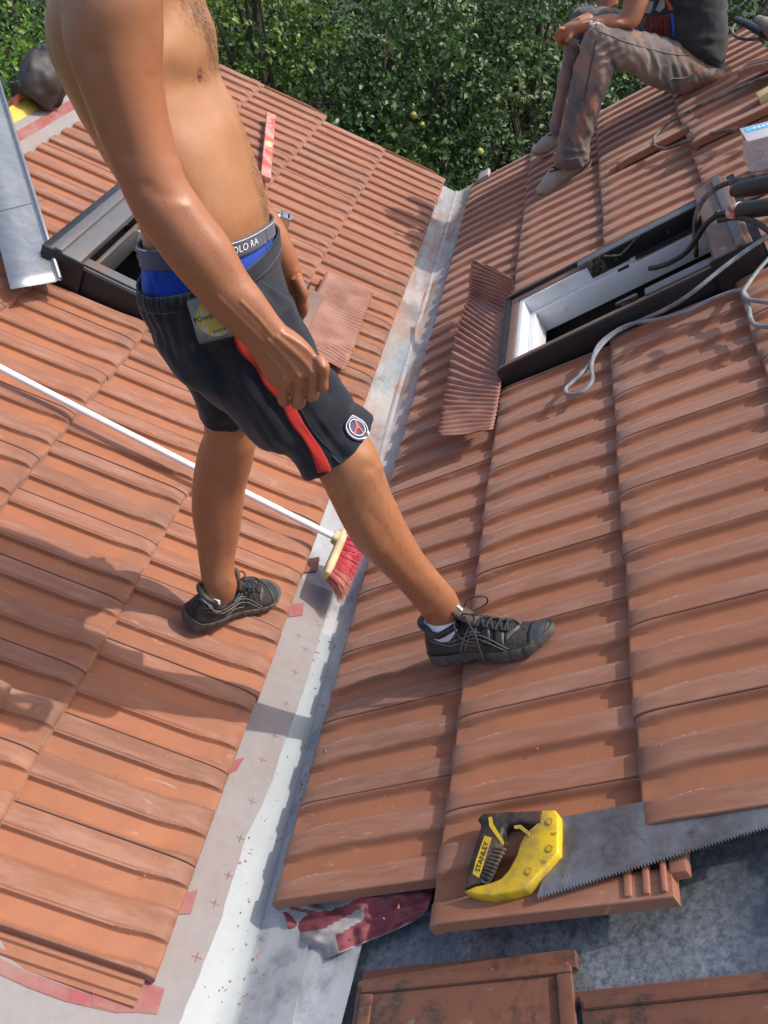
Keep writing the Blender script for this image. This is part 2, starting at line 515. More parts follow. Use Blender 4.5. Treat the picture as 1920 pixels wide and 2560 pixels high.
# sunlit part of the left zinc wing near the camera, painted as its own strip
e = MB()
ys = np.linspace(.42, 1.62, 60)
def mpl(q, z0=-.057, xf=.036):
    w = ray(q); nn = np.array([.555, 0, 1.0]); p0_ = np.array([xf, 0, z0]); p = CAMPOS + w * (((p0_ - CAMPOS) @ nn) / (w @ nn)); return p
_l = sorted([tuple(mpl(q)[1::-1]) for q in [(660, 1459), (635, 1534), (600, 1634), (565, 1734), (530, 1804), (500, 1894), (475, 1974), (440, 2069), (415, 2144), (385, 2212), (335, 2330)]])
_lx = ([p[0] for p in _l], [p[1] for p in _l])
rows = []
for k, y in enumerate(ys):
    x0 = vx(y); jit = .006 * (vnoise(y * 9, 0, 3) - .5) + .004 * (vnoise(y * 33, 2, 4) - .5)
    xl = float(np.interp(y, _lx[0], _lx[1])) + jit; a = xl - x0
    rows.append([(x0 + a, y, -.0592 - a * .555), (x0 + a * .5, y, -.0592 - a * .5 * .555), (x0 - .006, y, -.0575), (x0 + .002, y, -.0582)])
e.grid(rows)
M['pale_zinc'] = simple('bright_zinc', (.29, .315, .325), .5, .1, .06, 12, .06, dirt=(.27, .29, .30), dscale=10)
e.build('sunlit_strip', M['pale_zinc'], gut)
# end lip at the far verge
b = MB()
b.box(aty((1046, 379), 5.22), (SLV['R'], (0, 1, 0), UPV['R']), (.034, .06, .012), .005)
b.build('end_sleeve', simple('pale_lead', (.36, .30, .28), .6, .1), gut)
# near upstand of the gutter on the right
b = MB()
q = [(650, 2075), (640, 2120), (628, 2200), (618, 2270)]
pts = [on(p, 'R', -.075) for p in q]
rows = [[p + np.array([-.014, 0, -.006]), p, p + np.array([.0, 0, .016]), p + np.array([.008, 0, .018]), p + np.array([.009, 0, .004])] for p in pts]
b.grid(rows); b.build('fold', M['pale_zinc'], gut, flat_angle=25)
b = MB()
rows = []
for k, y in enumerate(np.linspace(.40, .92, 14)):
    x0 = vx(y); z0 = -.062
    pe = on((640 + (y - .62) * 60, 2140 - (y - .62) * 600), 'R', -.077)
    xa = x0 + .13
    p1 = np.array([xa - .008, y, z0 + .058]); p2 = loc('R', .155 + .10 * (y - .42), y, -.079)
    rows.append([p1 * (1 - a) + p2 * a + np.array([0, 0, -.004 * math.sin(a * 3.14)]) for a in (0, .25, .5, .75, 1)])
b.grid(rows)
b.build('side_sheet', M['valley_zinc'], gut)

# ---------------------------------------------------------------- underlay membrane on the left slope
nm = N('grey_underlay')
cc = nm.mix(nm.noise(40, 5), (.21, .19, .19), (.29, .26, .255))
cc = nm.mix(nm.ramp(nm.noise(4, 5), [(.45, 0), (.7, .5)]), cc, (.25, .16, .125))
nm.set(color=cc, rough=.8); nm.bump(nm.noise(18, 5), .2, .004); nm.bump(nm.noise(300, 2), .15, .0006)
M['underlay'] = nm.m
M['under_red'] = simple('red_underlay_print', (.27, .062, .068), .75, 0, .25, 60, .1, dirt=(.26, .14, .12), dscale=9)
um = thing('underlay_membrane', 'grey roofing underlay with red printed blocks and crosses along the left tile edge', 'membrane', loc('L', 0, .5, -.05))
DKH = -.052
rows = []
for y in np.linspace(.40, 1.78, 70):
    jit = .005 * (vnoise(y * 8, 0, 11) - .5) + .003 * (vnoise(y * 40, 0, 12) - .5)
    xe = float(np.interp(y, _lx[0], _lx[1])) + .004 + jit
    P = []
    for x in np.concatenate([[-.75, -.5, -.3, -.2, -.14], np.linspace(-.11, xe, 6)]):
        if y > 1.0 and x < -.3: x = -.3
        z = max(-.0562 - (x - vx(y)) * .555, 0) if False else (-.0562 - (x - vx(y)) * .555)
        s = (P0['L'][0] - x) / CT
        z += .0025 * (vnoise(x * 30, y * 8, 5) - .5)
        P.append((x, y, z))
    rows.append(P)
b = MB(); b.grid(rows); b.build('membrane_sheet', M['underlay'], um)
def memb(x, y, h=.0022): return np.array([x, y, -.0562 - (x - vx(y)) * .555 + h])
def patch(poly, name='red_block', h=.0032):
    # small printed area draped on the membrane
    mk(name, [memb(x, y, h) for x, y in poly], [list(range(len(poly)))], M['under_red'], um, False)
def mpx(q):
    # pixel -> x,y on the membrane
    w = ray(q); p0_ = np.array([vx(1.0), 1.0, -.0540]); nn = np.array([.555, 0, 1.0])
    dv = .012 * .555
    nn = np.array([.555, dv, 1.0])
    p = CAMPOS + w * (((p0_ - CAMPOS) @ nn) / (w @ nn)); return p[0], p[1]
for quad in ([(655, 1206), (690, 1200), (686, 1230), (650, 1236)], [(628, 1303), (657, 1300), (653, 1328), (622, 1332)], [(380, 1935), (428, 1922), (413, 1975), (368, 1976)],
             [(312, 2120), (356, 2137), (340, 2192), (300, 2188), (255, 2188), (200, 2172), (200, 2140)], [(480, 1650), (528, 1636), (512, 1664), (478, 1680)]):
    patch([mpx(p) for p in quad])
# broad red band near the bottom edge
band = [(-20, 2060), (60, 2100), (140, 2130), (200, 2150), (256, 2162), (256, 2190), (200, 2177), (140, 2163), (60, 2133), (-20, 2096)]
patch([mpx(p) for p in band], 'red_band', .0020)
for (x, y) in [(465, 1951), (618, 1518), (593, 1588), (567, 1640), (545, 1730), (520, 1810), (426, 2068), (638, 1450), (660, 1400), (494, 1890), (645, 1372)]:
    cx, cy = mpx((x, y))
    a_, w_ = .0095, .00045
    pl_ = [(-a_, -w_), (-w_, -w_), (-w_, -a_), (w_, -a_), (w_, -w_), (a_, -w_), (a_, w_), (w_, w_), (w_, a_), (-w_, a_), (-w_, w_), (-a_, w_)]
    b = MB(); b.add([memb(cx + x, cy + y) for x, y in pl_], [[0, 1, 10, 11], [1, 2, 3, 4], [4, 5, 6, 7], [7, 8, 9, 10], [1, 4, 7, 10]]); b.build('red_cross', M['under_red'], um, smooth=False)

# ---------------------------------------------------------------- dark zinc roof at the lower right
nz = N('weathered_zinc')
c = nz.mix(nz.ramp(nz.noise(70, 7, .8), [(.38, 0), (.64, 1)]), (.125, .14, .158), (.42, .44, .46))
c = nz.mix(nz.ramp(nz.noise(4, 5, .6), [(.35, .7), (.58, 0)]), c, (.085, .10, .125))
nz.set(color=c, rough=.55, metal=.55); nz.bump(nz.noise(60, 4), .12, .002)
M['old_zinc'] = nz.m
zr = thing('zinc_roof', 'mottled dark grey zinc roofing below the saw blade and old tiles', 'roof', loc('R', .5, .4, -.1))
b = MB()
rows = [[loc('R', s, y, -.10 + .003 * math.sin(s * 9 + y * 7)) for s in np.linspace(.10, 2.6, 26)] for y in np.linspace(.10, 1.25, 14)]
b.grid(rows); b.build('zinc_sheet', M['old_zinc'], zr)
b = MB()
a, c2 = on((660, 2103), 'R', -.1), on((960, 1962), 'R', -.1)
dv = (c2 - a); a = a - dv * .35; dv = dv * 3.6
nrm = np.cross(dv, UPV['R']); nrm /= np.linalg.norm(nrm)
b.prism([a, a + dv, a + dv + nrm * -.035, a - nrm * .035], UPV['R'] * .007, bev=.0025)
b.build('seam', M['old_zinc'], zr)
# ================================================================== people helpers
def ring(c, u, v, pw=2.0, n=32):
    out = []
    for k in range(n):
        a = 2 * math.pi * k / n; ca, sa = math.cos(a), math.sin(a)
        e = 2 / pw
        out.append(c + u * (abs(ca) ** e * (1 if ca >= 0 else -1)) + v * (abs(sa) ** e * (1 if sa >= 0 else -1)))
    return out

def outline(l, r_, axis, c, v, pw):
    # the depth of a section adds to its seen width: narrow the section so that the seen outline keeps its measure
    l, r_ = np.array(l), np.array(r_); ax = axis / (np.linalg.norm(axis) + 1e-9); e = np.array([-ax[1], ax[0]])
    a = abs(((r_ - l) / 2) @ e); s = abs((proj(c + v) - proj(c - v)) / 2 @ e); q = pw / (pw - 1)
    return max(.62, max(a ** q - s ** q, 0) ** (1 / q) / (a + 1e-9))

def limb(mb, st, sub=4, pw=2.0, n=32, m=0):
    """st: list of (left xy, right xy, y, half depth[, power]); cross sections of a limb seen in profile, interpolated smoothly"""
    A = np.array([[*s[0], *s[1], s[2], s[3], s[4] if len(s) > 4 else pw, s[5] if len(s) > 5 else 0] for s in st], float)
    rows = spline(A, sub)
    rings = []
    mids = np.array([(r[0:2] + r[2:4]) / 2 for r in rows])
    for i_, r in enumerate(rows):
        pl, pr = aty(r[0:2], r[4]), aty(r[2:4], r[4])
        vv = np.array([0, r[5], r[7] * r[5]]); k_ = outline(r[0:2], r[2:4], mids[min(i_ + 1, len(mids) - 1)] - mids[max(i_ - 1, 0)], (pl + pr) / 2, vv, r[6])
        rings.append(ring((pl + pr) / 2, (pr - pl) / 2 * k_, vv, r[6], n))
    # rounded ends
    for end, nx in ((0, 1), (-1, -2)):
        c = np.mean(rings[end], 0); d = c - np.mean(rings[nx], 0); d = d / (np.linalg.norm(d) + 1e-9)
        rad = np.mean([np.linalg.norm(p - c) for p in rings[end]])
        extra = [[c + (p - c) * math.cos(t) + d * rad * .5 * math.sin(t) for p in rings[end]] for t in (.5, .95, 1.35)]
        rings = (extra[::-1] + rings) if end == 0 else (rings + extra)
    mb.loft(rings, m)

def ball(mb, c, ax, r, n=20, m=0):
    c = np.array(c, float); ax = [np.array(a, float) / np.linalg.norm(a) for a in ax]
    rings = []
    for i in range(1, n):
        t = math.pi * i / n
        rings.append([c + ax[2] * r[2] * math.cos(t) + (ax[0] * r[0] * math.cos(p) + ax[1] * r[1] * math.sin(p)) * math.sin(t) for p in np.linspace(0, 2 * math.pi, n, endpoint=False)])
    mb.loft(rings, m)

XYZ = ((1, 0, 0), (0, 1, 0), (0, 0, 1))
def fuse(o, voxel, it=6, fac=.5):
    return bake(o, [('REMESH', dict(mode='VOXEL', voxel_size=voxel, use_smooth_shade=True)), ('SMOOTH', dict(factor=fac, iterations=it))])

def vco(o):
    a = np.empty(len(o.data.vertices) * 3); o.data.vertices.foreach_get('co', a); return a.reshape(-1, 3) + ROOTS[o]
def vno(o):
    a = np.empty(len(o.data.vertices) * 3); o.data.vertices.foreach_get('normal', a); return a.reshape(-1, 3)
def vset(o, a):
    o.data.vertices.foreach_set('co', (a - ROOTS[o]).ravel()); o.data.update()
def vattr(o, A):
    ca = o.data.color_attributes.new('tile', 'FLOAT_COLOR', 'POINT'); ca.data.foreach_set('color', np.asarray(A, np.float32).ravel())
class Skin:
    """finds points of a finished surface, to lay seams, prints and hair on it"""
    def __init__(s, o):
        me = o.data; s.off = ROOTS[o]
        s.t = BVHTree.FromPolygons([v.co[:] for v in me.vertices], [p.vertices[:] for p in me.polygons])
        s.cam = Vector((CAMPOS - s.off).tolist())
    def hit(s, q, off=0.0):
        d = Vector(ray(q).tolist()).normalized()
        l, n, i, dist = s.t.ray_cast(s.cam, d)
        if l is None: return None, None
        if n.dot(d) > 0: n = -n
        return np.array(l + n * off) + s.off, np.array(n)
    def near(s, p, off=0.0):
        l, n, i, dist = s.t.find_nearest(Vector((np.asarray(p) - s.off).tolist()))
        return np.array(l + n * off) + s.off, np.array(n)
    def strip(s, A, B, nu, off, nw=4):
        """surface band between two outlines"""
        A = np.array(spline(A, 6)); B = np.array(spline(B, 6))
        ia = np.linspace(0, len(A) - 1, nu); P = []
        f = lambda X, t: np.array([np.interp(t, range(len(X)), X[:, 0]), np.interp(t, range(len(X)), X[:, 1])])
        last = None
        for k in range(nu):
            a = f(A, k / (nu - 1) * (len(A) - 1)); b = f(B, k / (nu - 1) * (len(B) - 1)); row = []
            for w in np.linspace(0, 1, nw):
                p, n_ = s.hit(a * (1 - w) + b * w, off)
                if p is None: miss = True; p = last if last is not None else np.full(3, np.nan)
                last = p; row.append(p)
            if not np.isnan(np.array(row)).any(): P.append(row)
            last = None
        return P

_tx = {}
def text_flat(txt, bold=False):
    """outline of a word as flat faces, height about 1"""
    cu = bpy.data.curves.new('lettering', 'FONT'); cu.body = txt; cu.size = 1.4; cu.align_x = 'CENTER'; cu.align_y = 'CENTER'
    cu.resolution_u = 3
    if bold: cu.offset = .022
    o = bpy.data.objects.new('lettering', cu); COL.objects.link(o)
    dg = bpy.context.evaluated_depsgraph_get()
    me = bpy.data.meshes.new_from_object(o.evaluated_get(dg), depsgraph=dg)
    V = np.array([v.co[:2] for v in me.vertices]); F = [list(p.vertices) for p in me.polygons]
    bpy.data.objects.remove(o); bpy.data.curves.remove(cu); bpy.data.meshes.remove(me)
    return V, F
def lettering(name, txt, fn, mat, parent, bold=False, squash=1.0):
    V, F = text_flat(txt, bold)
    return mk(name, [fn(x * squash, y) for x, y in V], F, mat, parent, False)

# ---------------------------------------------------------------- skin and cloth
def skin(name, a, b, red):
    n = N(name)
    at = n.node('ShaderNodeAttribute', attribute_name='tile'); sp = n.node('ShaderNodeSeparateColor'); n.link(at.outputs['Color'], sp.inputs[0])
    col = n.mix(n.ramp(n.noise(7, 5, .65), [(.3, 0), (.7, 1)]), a, [q * .9 for q in b])
    col = n.mix(n.math('MULTIPLY', n.ramp(n.noise(3.1, 3, .6), [(.42, 0), (.68, 1)]), .35), col, (.30, .10, .05))
    col = n.mix(sp.outputs[0], col, red)
    col = n.mix(n.math('MULTIPLY', n.ramp(n.noise(45, 5, .7), [(.45, 0), (.75, .35)]), 1), col, [c * .78 for c in red])
    col = n.mix(sp.outputs[1], col, (.17, .055, .04))
    fr = n.node('ShaderNodeTexVoronoi'); fr.inputs['Scale'].default_value = 38; n.link(n.tc.outputs['Object'], fr.inputs['Vector'])
    col = n.mix(n.math('MULTIPLY', n.ramp(fr.outputs['Distance'], [(.03, .5), (.06, 0)]), n.ramp(n.noise(6, 3), [(.5, 0), (.6, 1)])), col, (.14, .05, .025))
    n.set(color=col, rough=n.ramp(n.noise(60, 4), [(.3, .34), (.7, .54)]), sss=.10, spec=.5)
    n.b.inputs['Subsurface Radius'].default_value = (.01, .004, .002)
    n.bump(n.noise(230, 4, .7), .18, .0012); n.bump(n.noise(40, 4, .6), .12, .003)
    return n.m
M['skin'] = skin('tanned_skin', (.42, .205, .098), (.36, .165, .075), (.33, .122, .056))
def cloth(name, c, dust, amt=.5, scale=5, rough=.85, fold=None, weave=600):
    n = N(name)
    col = n.mix(n.noise(35, 5), [x * .8 for x in c], [x * 1.2 for x in c])
    g = n.math('MULTIPLY', n.ramp(n.noise(scale, 7, .68, .4), [(.40, 0), (.68, 1)]), amt)
    col = n.mix(g, col, dust)
    n.set(color=col, rough=rough, sheen=.15, spec=.25)
    n.bump(n.noise(weave, 2), .2, .0006)
    if fold: n.bump(n.noise(fold[0], 3, .5, .6, fold[2]), fold[1], .012)
    return n.m
M['shorts'] = cloth('navy_black_polyester', (.0048, .0068, .0145), (.032, .028, .028), .35, 6, .7, (7, .35, (1, .5, .6)))
M['red'] = cloth('red_polyester', (.42, .022, .016), (.3, .03, .02), .3)
M['blue'] = cloth('royal_blue_cotton', (.008, .05, .36), (.01, .05, .28), .4)
M['bandcloth'] = cloth('slate_elastic', (.07, .075, .12), (.1, .09, .1), .3)
M['white_print'] = simple('white_print', (.72, .72, .72), .7, bump=0, var=.06)
M['navy_print'] = simple('navy_print', (.015, .018, .07), .6, bump=0)
M['red_print'] = simple('scarlet_print', (.55, .06, .045), .6, bump=0)
M['sock'] = cloth('white_sock_cotton', (.66, .66, .72), (.5, .42, .38), .25)
M['hair'] = simple('dark_body_hair', (.075, .038, .02), .6, bump=0)

# ================================================================== the striding man
man = thing('person', 'shirtless man in black shorts striding across the valley between both tile slopes', 'person', (.05, 1.45, .1))
b = MB()
# trunk
limb(b, [((120, -150), (442, -130), 1.40, .16, 2.2), ((112, -60), (450, -50), 1.40, .185, 2.3), ((112, 10), (460, 20), 1.40, .19, 2.4), ((120, 75), (474, 75), 1.40, .185, 2.5),
         ((140, 150), (484, 140), 1.40, .178, 2.5), ((170, 225), (502, 185), 1.40, .17, 2.4), ((212, 300), (530, 240), 1.40, .163, 2.3), ((251, 365), (551, 305), 1.40, .155, 2.4, -.1),
         ((286, 430), (574, 375), 1.40, .151, 2.5, -.1), ((310, 490), (590, 440), 1.40, .152, 2.5, -.15), ((319, 545), (593, 495), 1.40, .155, 2.5, -.17), ((324, 620), (604, 580), 1.40, .156, 2.3, -.17), ((346, 700), (633, 660), 1.40, .160, 2.3, -.2), ((396, 770), (653, 730), 1.40, .145, 2.2, -.1)], 4)
# chest, shoulder blade and belly masses
p = aty((185, 100), 1.32); ball(b, p, XYZ, (.048, .07, .085))
# right arm
arm = [((100, -110), (345, -130), 1.25, .07), ((108, -45), (362, -75), 1.235, .072), ((118, 20), (358, -15), 1.22, .068), ((138, 95), (353, 55), 1.212, .062), ((163, 165), (351, 120), 1.205, .058), ((190, 235), (358, 195), 1.20, .054),
       ((215, 303), (370, 268), 1.195, .050), ((242, 365), (386, 330), 1.19, .047), ((266, 420), (404, 385), 1.185, .045), ((291, 472), (430, 425), 1.18, .043), ((325, 520), (464, 472), 1.178, .043),
       ((362, 570), (500, 520), 1.176, .042), ((407, 622), (536, 588), 1.174, .038), ((455, 675), (570, 635), 1.172, .033), ((503, 722), (600, 680), 1.172, .027), ((536, 754), (622, 708), 1.172, .022)]
arm = [((l[0] + (14 if l[1] < 60 else 0), l[1]), r_, y_, b_) for l, r_, y_, b_ in arm]
limb(b, arm, 4)
# right hand: palm, knuckles, fingers curled down and in
limb(b, [((530, 748), (618, 704), 1.172, .022), ((548, 774), (645, 722), 1.172, .020), ((563, 800), (672, 748), 1.170, .018), ((580, 826), (694, 782), 1.168, .017), ((596, 840), (704, 802), 1.168, .014)], 4, 2.4)
def finger(pts, r):
    P = spline(pts, 5); rr = np.interp(np.linspace(0, 1, len(P)), np.linspace(0, 1, len(r)), r)
    b.tube(P, list(rr), 12)
    ball(b, P[-1], XYZ, (rr[-1],) * 3, 10)
fy = 1.166
for (kx, ky), (px, py), (mx, my), r0 in [((612, 826), (612, 866), (620, 860), .0092), ((643, 816), (642, 872), (650, 862), .0100), ((674, 806), (672, 856), (679, 844), .0100), ((698, 792), (697, 836), (697, 820), .0096)]:
    k = aty((kx - 12, ky - 22), fy + .004); kk = aty((kx, ky), fy - .004); pip = aty((px, py), fy); mid = aty((mx, my + 6), fy + .022); tip = aty((mx - 4, my - 8), fy + .034)
    finger([k, kk, (kk + pip) / 2 + np.array([0, -.001, 0]), pip, mid, tip], [r0 * .9, r0 * 1.12, r0 * .97, r0 * 1.02, r0 * .9, r0 * .75])
finger([aty((612, 730), 1.19), aty((655, 760), 1.21), aty((686, 802), 1.215), aty((694, 826), 1.208)], [.013, .0125, .011, .009])
# left arm
yl = 1.60
limb(b, [((370, -60), (440, -60), 1.57, .06), ((372, 80), (452, 60), 1.59, .058), ((414, 230), (492, 210), yl, .05), ((455, 350), (528, 335), yl, .045), ((496, 425), (566, 405), yl, .043), ((527, 474), (596, 454), yl, .042), ((552, 520), (622, 500), yl, .036), ((572, 562), (640, 545), yl, .029), ((590, 592), (650, 580), yl, .022)], 4)
limb(b, [((588, 588), (650, 576), yl, .021), ((594, 612), (657, 606), yl, .019), ((598, 640), (659, 640), yl, .017), ((604, 660), (656, 660), yl, .014)], 3, 2.4)
for k, (a, c2, d2) in enumerate([((652, 640), (657, 668), (648, 688)), ((642, 652), (648, 684), (638, 700)), ((630, 656), (635, 690), (626, 706)), ((618, 656), (622, 686), (616, 700))]):
    yy = yl - .016 + .011 * k
    finger([aty(a, yy), aty(c2, yy), aty(d2, yy + .006)], [.0098, .0092, .0075])
finger([aty((640, 600), yl - .02), aty((654, 632), yl - .026), aty((652, 655), yl - .022)], [.012, .011, .009])
# front (right) leg
limb(b, [((440, 700), (615, 670), 1.33, .078), ((555, 830), (680, 780), 1.325, .070), ((640, 950), (760, 900), 1.32, .064), ((668, 1000), (803, 950), 1.32, .063), ((692, 1035), (821, 985), 1.32, .059), ((712, 1075), (834, 1025), 1.325, .056), ((735, 1122), (851, 1072), 1.33, .058),
         ((762, 1170), (873, 1115), 1.34, .058), ((803, 1212), (897, 1160), 1.35, .051), ((845, 1253), (922, 1203), 1.36, .043), ((885, 1297), (953, 1242), 1.368, .037), ((912, 1330), (985, 1280), 1.375, .035), ((930, 1358), (998, 1312), 1.38, .033)], 4)
# rear (left) leg
limb(b, [((360, 720), (530, 720), 1.49, .072), ((420, 840), (558, 840), 1.495, .068), ((442, 920), (556, 940), 1.50, .060), ((430, 962), (550, 978), 1.505, .060), ((421, 1005), (544, 1012), 1.51, .058), ((415, 1060), (532, 1056), 1.515, .058),
         ((416, 1112), (526, 1106), 1.512, .055), ((424, 1160), (520, 1150), 1.505, .047), ((430, 1210), (510, 1198), 1.49, .039), ((435, 1252), (508, 1238), 1.472, .036), ((438, 1280), (514, 1266), 1.465, .033), ((444, 1302), (508, 1288), 1.463, .027)], 4)
body = b.build('body', M['skin'], man, base=None)
fuse(body, .0026, 3, .45)
V = vco(body)
# trunk, shoulder, hips and knees get a longer smoothing than hands and feet
hand = [(aty((536, 754), 1.172) + aty((622, 708), 1.172)) / 2, aty((655, 790), 1.17), aty((655, 850), 1.18)]
hand2 = [aty((615, 575), 1.6), aty((628, 640), 1.6), aty((640, 690), 1.6)]
def axis_dist(V, pts):
    d = np.full(len(V), 9.0)
    for a, c2 in zip(pts[:-1], pts[1:]):
        t = np.clip(((V - a) @ (c2 - a)) / ((c2 - a) @ (c2 - a)), 0, 1)
        d = np.minimum(d, np.linalg.norm(V - (a + t[:, None] * (c2 - a)), axis=1))
    return d
keep = np.minimum(axis_dist(V, hand), axis_dist(V, hand2))
wsm = sstep(.07, .13, keep)
vg = body.vertex_groups.new(name='soft')
for q in range(11):
    ids = np.nonzero((wsm > q / 10 - .05) & (wsm <= q / 10 + .05))[0].tolist()
    if ids and q: vg.add(ids, q / 10, 'REPLACE')
bake(body, [('SMOOTH', dict(factor=.7, iterations=45, vertex_group='soft'))])
V = vco(body); nn_ = vno(body)
# tendons and veins on the back of the right hand and the forearm
pq = np.array([proj(p) for p in V])
facing = ((CAMPOS - V) * nn_).sum(1) > .05
bump_ = np.zeros(len(V))
for pts, amp, wd in [([(560, 748), (590, 778), (608, 805), (616, 822)], .0022, 5), ([(580, 735), (612, 768), (634, 795), (646, 812)], .0024, 5), ([(598, 728), (640, 765), (664, 790), (675, 803)], .0024, 5), ([(610, 720), (655, 748), (685, 778), (697, 792)], .002, 5),
               ([(470, 640), (520, 690), (570, 740), (600, 772), (628, 786)], .0016, 3.2), ([(520, 650), (560, 690), (600, 738), (645, 775)], .0015, 3.2), ([(600, 745), (620, 780), (632, 800)], .0014, 3)]:
    P_ = np.array(spline(pts, 6)); dd = np.full(len(V), 99.0)
    for a, c2 in zip(P_[:-1], P_[1:]):
        t = np.clip(((pq - a) @ (c2 - a)) / ((c2 - a) @ (c2 - a) + 1e-9), 0, 1); dd = np.minimum(dd, np.linalg.norm(pq - (a + t[:, None] * (c2 - a)), axis=1))
    bump_ = np.maximum(bump_, amp * np.exp(-(dd / wd) ** 2))
crease = np.zeros(len(V))
for pts, amp, wd in [([(205, 120), (235, 230), (268, 330)], .0022, 24), ([(336, 170), (352, 260), (376, 330)], .0016, 20), ([(318, 402), (352, 424), (396, 424)], .0014, 16), ([(400, 470), (450, 540), (505, 610)], .0014, 20)]:
    P_ = np.array(spline(pts, 6)); dd = np.full(len(V), 99.0)
    for a, c2 in zip(P_[:-1], P_[1:]):
        t = np.clip(((pq - a) @ (c2 - a)) / ((c2 - a) @ (c2 - a) + 1e-9), 0, 1); dd = np.minimum(dd, np.linalg.norm(pq - (a + t[:, None] * (c2 - a)), axis=1))
    crease = np.maximum(crease, amp * np.exp(-(dd / wd) ** 2))
for pts, amp, wd in [([(632, 830), (631, 848), (628, 868)], .0042, 3.6), ([(661, 820), (661, 840), (660, 862)], .0042, 3.6), ([(687, 810), (687, 826), (686, 842)], .0040, 3.2), ([(616, 848), (626, 846)], .0008, 2), ([(648, 842), (657, 838)], .0008, 2)]:
    P_ = np.array(spline(pts, 6)); dd = np.full(len(V), 99.0)
    for a, c2 in zip(P_[:-1], P_[1:]):
        t = np.clip(((pq - a) @ (c2 - a)) / ((c2 - a) @ (c2 - a) + 1e-9), 0, 1); dd = np.minimum(dd, np.linalg.norm(pq - (a + t[:, None] * (c2 - a)), axis=1))
    crease = np.maximum(crease, amp * np.exp(-(dd / wd) ** 2))
bump_ = bump_ - crease
_d = np.sqrt(((pq[:, 0] - 412) / 62) ** 2 + ((pq[:, 1] - 92) / 78) ** 2)
bump_ += .011 * np.exp(-_d ** 4) * facing
for (cx, cy), rad, amp in [((792, 985), 20, .0035), ((800, 1012), 12, -.002), ((822, 1010), 9, .002), ((925, 1322), 9, .004), ((497, 1256), 9, .0022), ((452, 1250), 9, -.0015), ((900, 1312), 8, -.002)]:
    bump_ += amp * np.exp(-(np.linalg.norm(pq - np.array([cx, cy]), axis=1) / rad) ** 2) * facing
for pts, amp, wd in [([(800, 1020), (850, 1110), (905, 1210), (950, 1270)], .0008, 10), ([(742, 1060), (775, 1130), (815, 1190)], .003, 18), ([(805, 1110), (850, 1180), (895, 1240)], -.0012, 12), ([(450, 1040), (445, 1100), (450, 1150)], .003, 20), ([(500, 1000), (492, 1100), (488, 1200)], -.0012, 12), ([(470, 960), (468, 1000)], -.002, 14)]:
    P_ = np.array(spline(pts, 6)); dd = np.full(len(V), 99.0)
    for a, c2 in zip(P_[:-1], P_[1:]):
        t = np.clip(((pq - a) @ (c2 - a)) / ((c2 - a) @ (c2 - a) + 1e-9), 0, 1); dd = np.minimum(dd, np.linalg.norm(pq - (a + t[:, None] * (c2 - a)), axis=1))
    bump_ += amp * np.exp(-(dd / wd) ** 2) * facing
bump_ *= facing & (np.linalg.norm(V - CAMPOS, axis=1) < 2.6)
# knuckles
for kx, ky in ((616, 826), (648, 814), (675, 804), (698, 794)):
    bump_ += .0026 * np.exp(-(np.linalg.norm(pq - np.array([kx, ky]), axis=1) / 9) ** 2) * facing
vset(body, V + nn_ * bump_[:, None])
V = vco(body)
# reddened arms and calves, paler trunk
ap = [ (aty(s[0], s[2]) + aty(s[1], s[2])) / 2 for s in arm] + [aty((650, 790), 1.17), aty((655, 850), 1.18)]
ra = 1 - sstep(.055, .085, axis_dist(V, ap))
lap = [aty((560, 440), yl), aty((610, 560), yl), aty((640, 690), yl)]
ra = np.maximum(ra, 1 - sstep(.055, .08, axis_dist(V, lap)))
lg = 1 - sstep(.55, .9, V[:, 2])
bs = Skin(body)
npp, _ = bs.hit((431, 162))
ar = 1 - sstep(.008, .0135, np.linalg.norm(V - npp, axis=1)) if npp is not None else ra * 0
vattr(body, np.stack([np.maximum(ra, lg * .75), ar * .8, ra * 0, ra * 0 + 1], -1))
if npp is not None: 
    nn = vno(body); wgt = (1 - sstep(0, .005, np.linalg.norm(V - npp, axis=1))) * .0035
    vset(body, V + nn * wgt[:, None])
# fingernails of the left hand are out of sight; chest and belly hair
h = MB(); rr_ = random.Random(4)
def hairs(a, c2, n, spread, ln, down):
    for _ in range(n):
        t = rr_.random(); q = np.array(a) * (1 - t) + np.array(c2) * t + np.array([rr_.gauss(0, spread), rr_.gauss(0, spread)])
        p, nn = bs.hit(q, -.0005)
        if p is None: continue
        d = np.array(down, float) + np.array([rr_.gauss(0, .5), rr_.gauss(0, .5), rr_.gauss(0, .5)]); d -= nn * (d @ nn) * .6; d /= np.linalg.norm(d)
        l = ln * rr_.uniform(.5, 1.2)
        h.tube([p, p + d * l * .5 + nn * l * .3, p + d * l + nn * l * .35], [.00018, .00015, .00006], 3)
hairs((418, -10), (450, 70), 170, 9, .018, (.1, -.3, -1)); hairs((450, 70), (466, 150), 120, 5, .015, (.1, -.3, -1)); hairs((405, 0), (440, 50), 120, 18, .016, (.1, -.2, -1))
hairs((432, 155), (436, 165), 30, 9, .012, (.2, 0, -1)); hairs((548, 350), (580, 480), 220, 5, .014, (.4, -.2, -.8)); hairs((510, 225), (550, 350), 60, 5, .01, (.4, -.2, -.8))
h.build('hair', M['hair'], man)
h = MB()
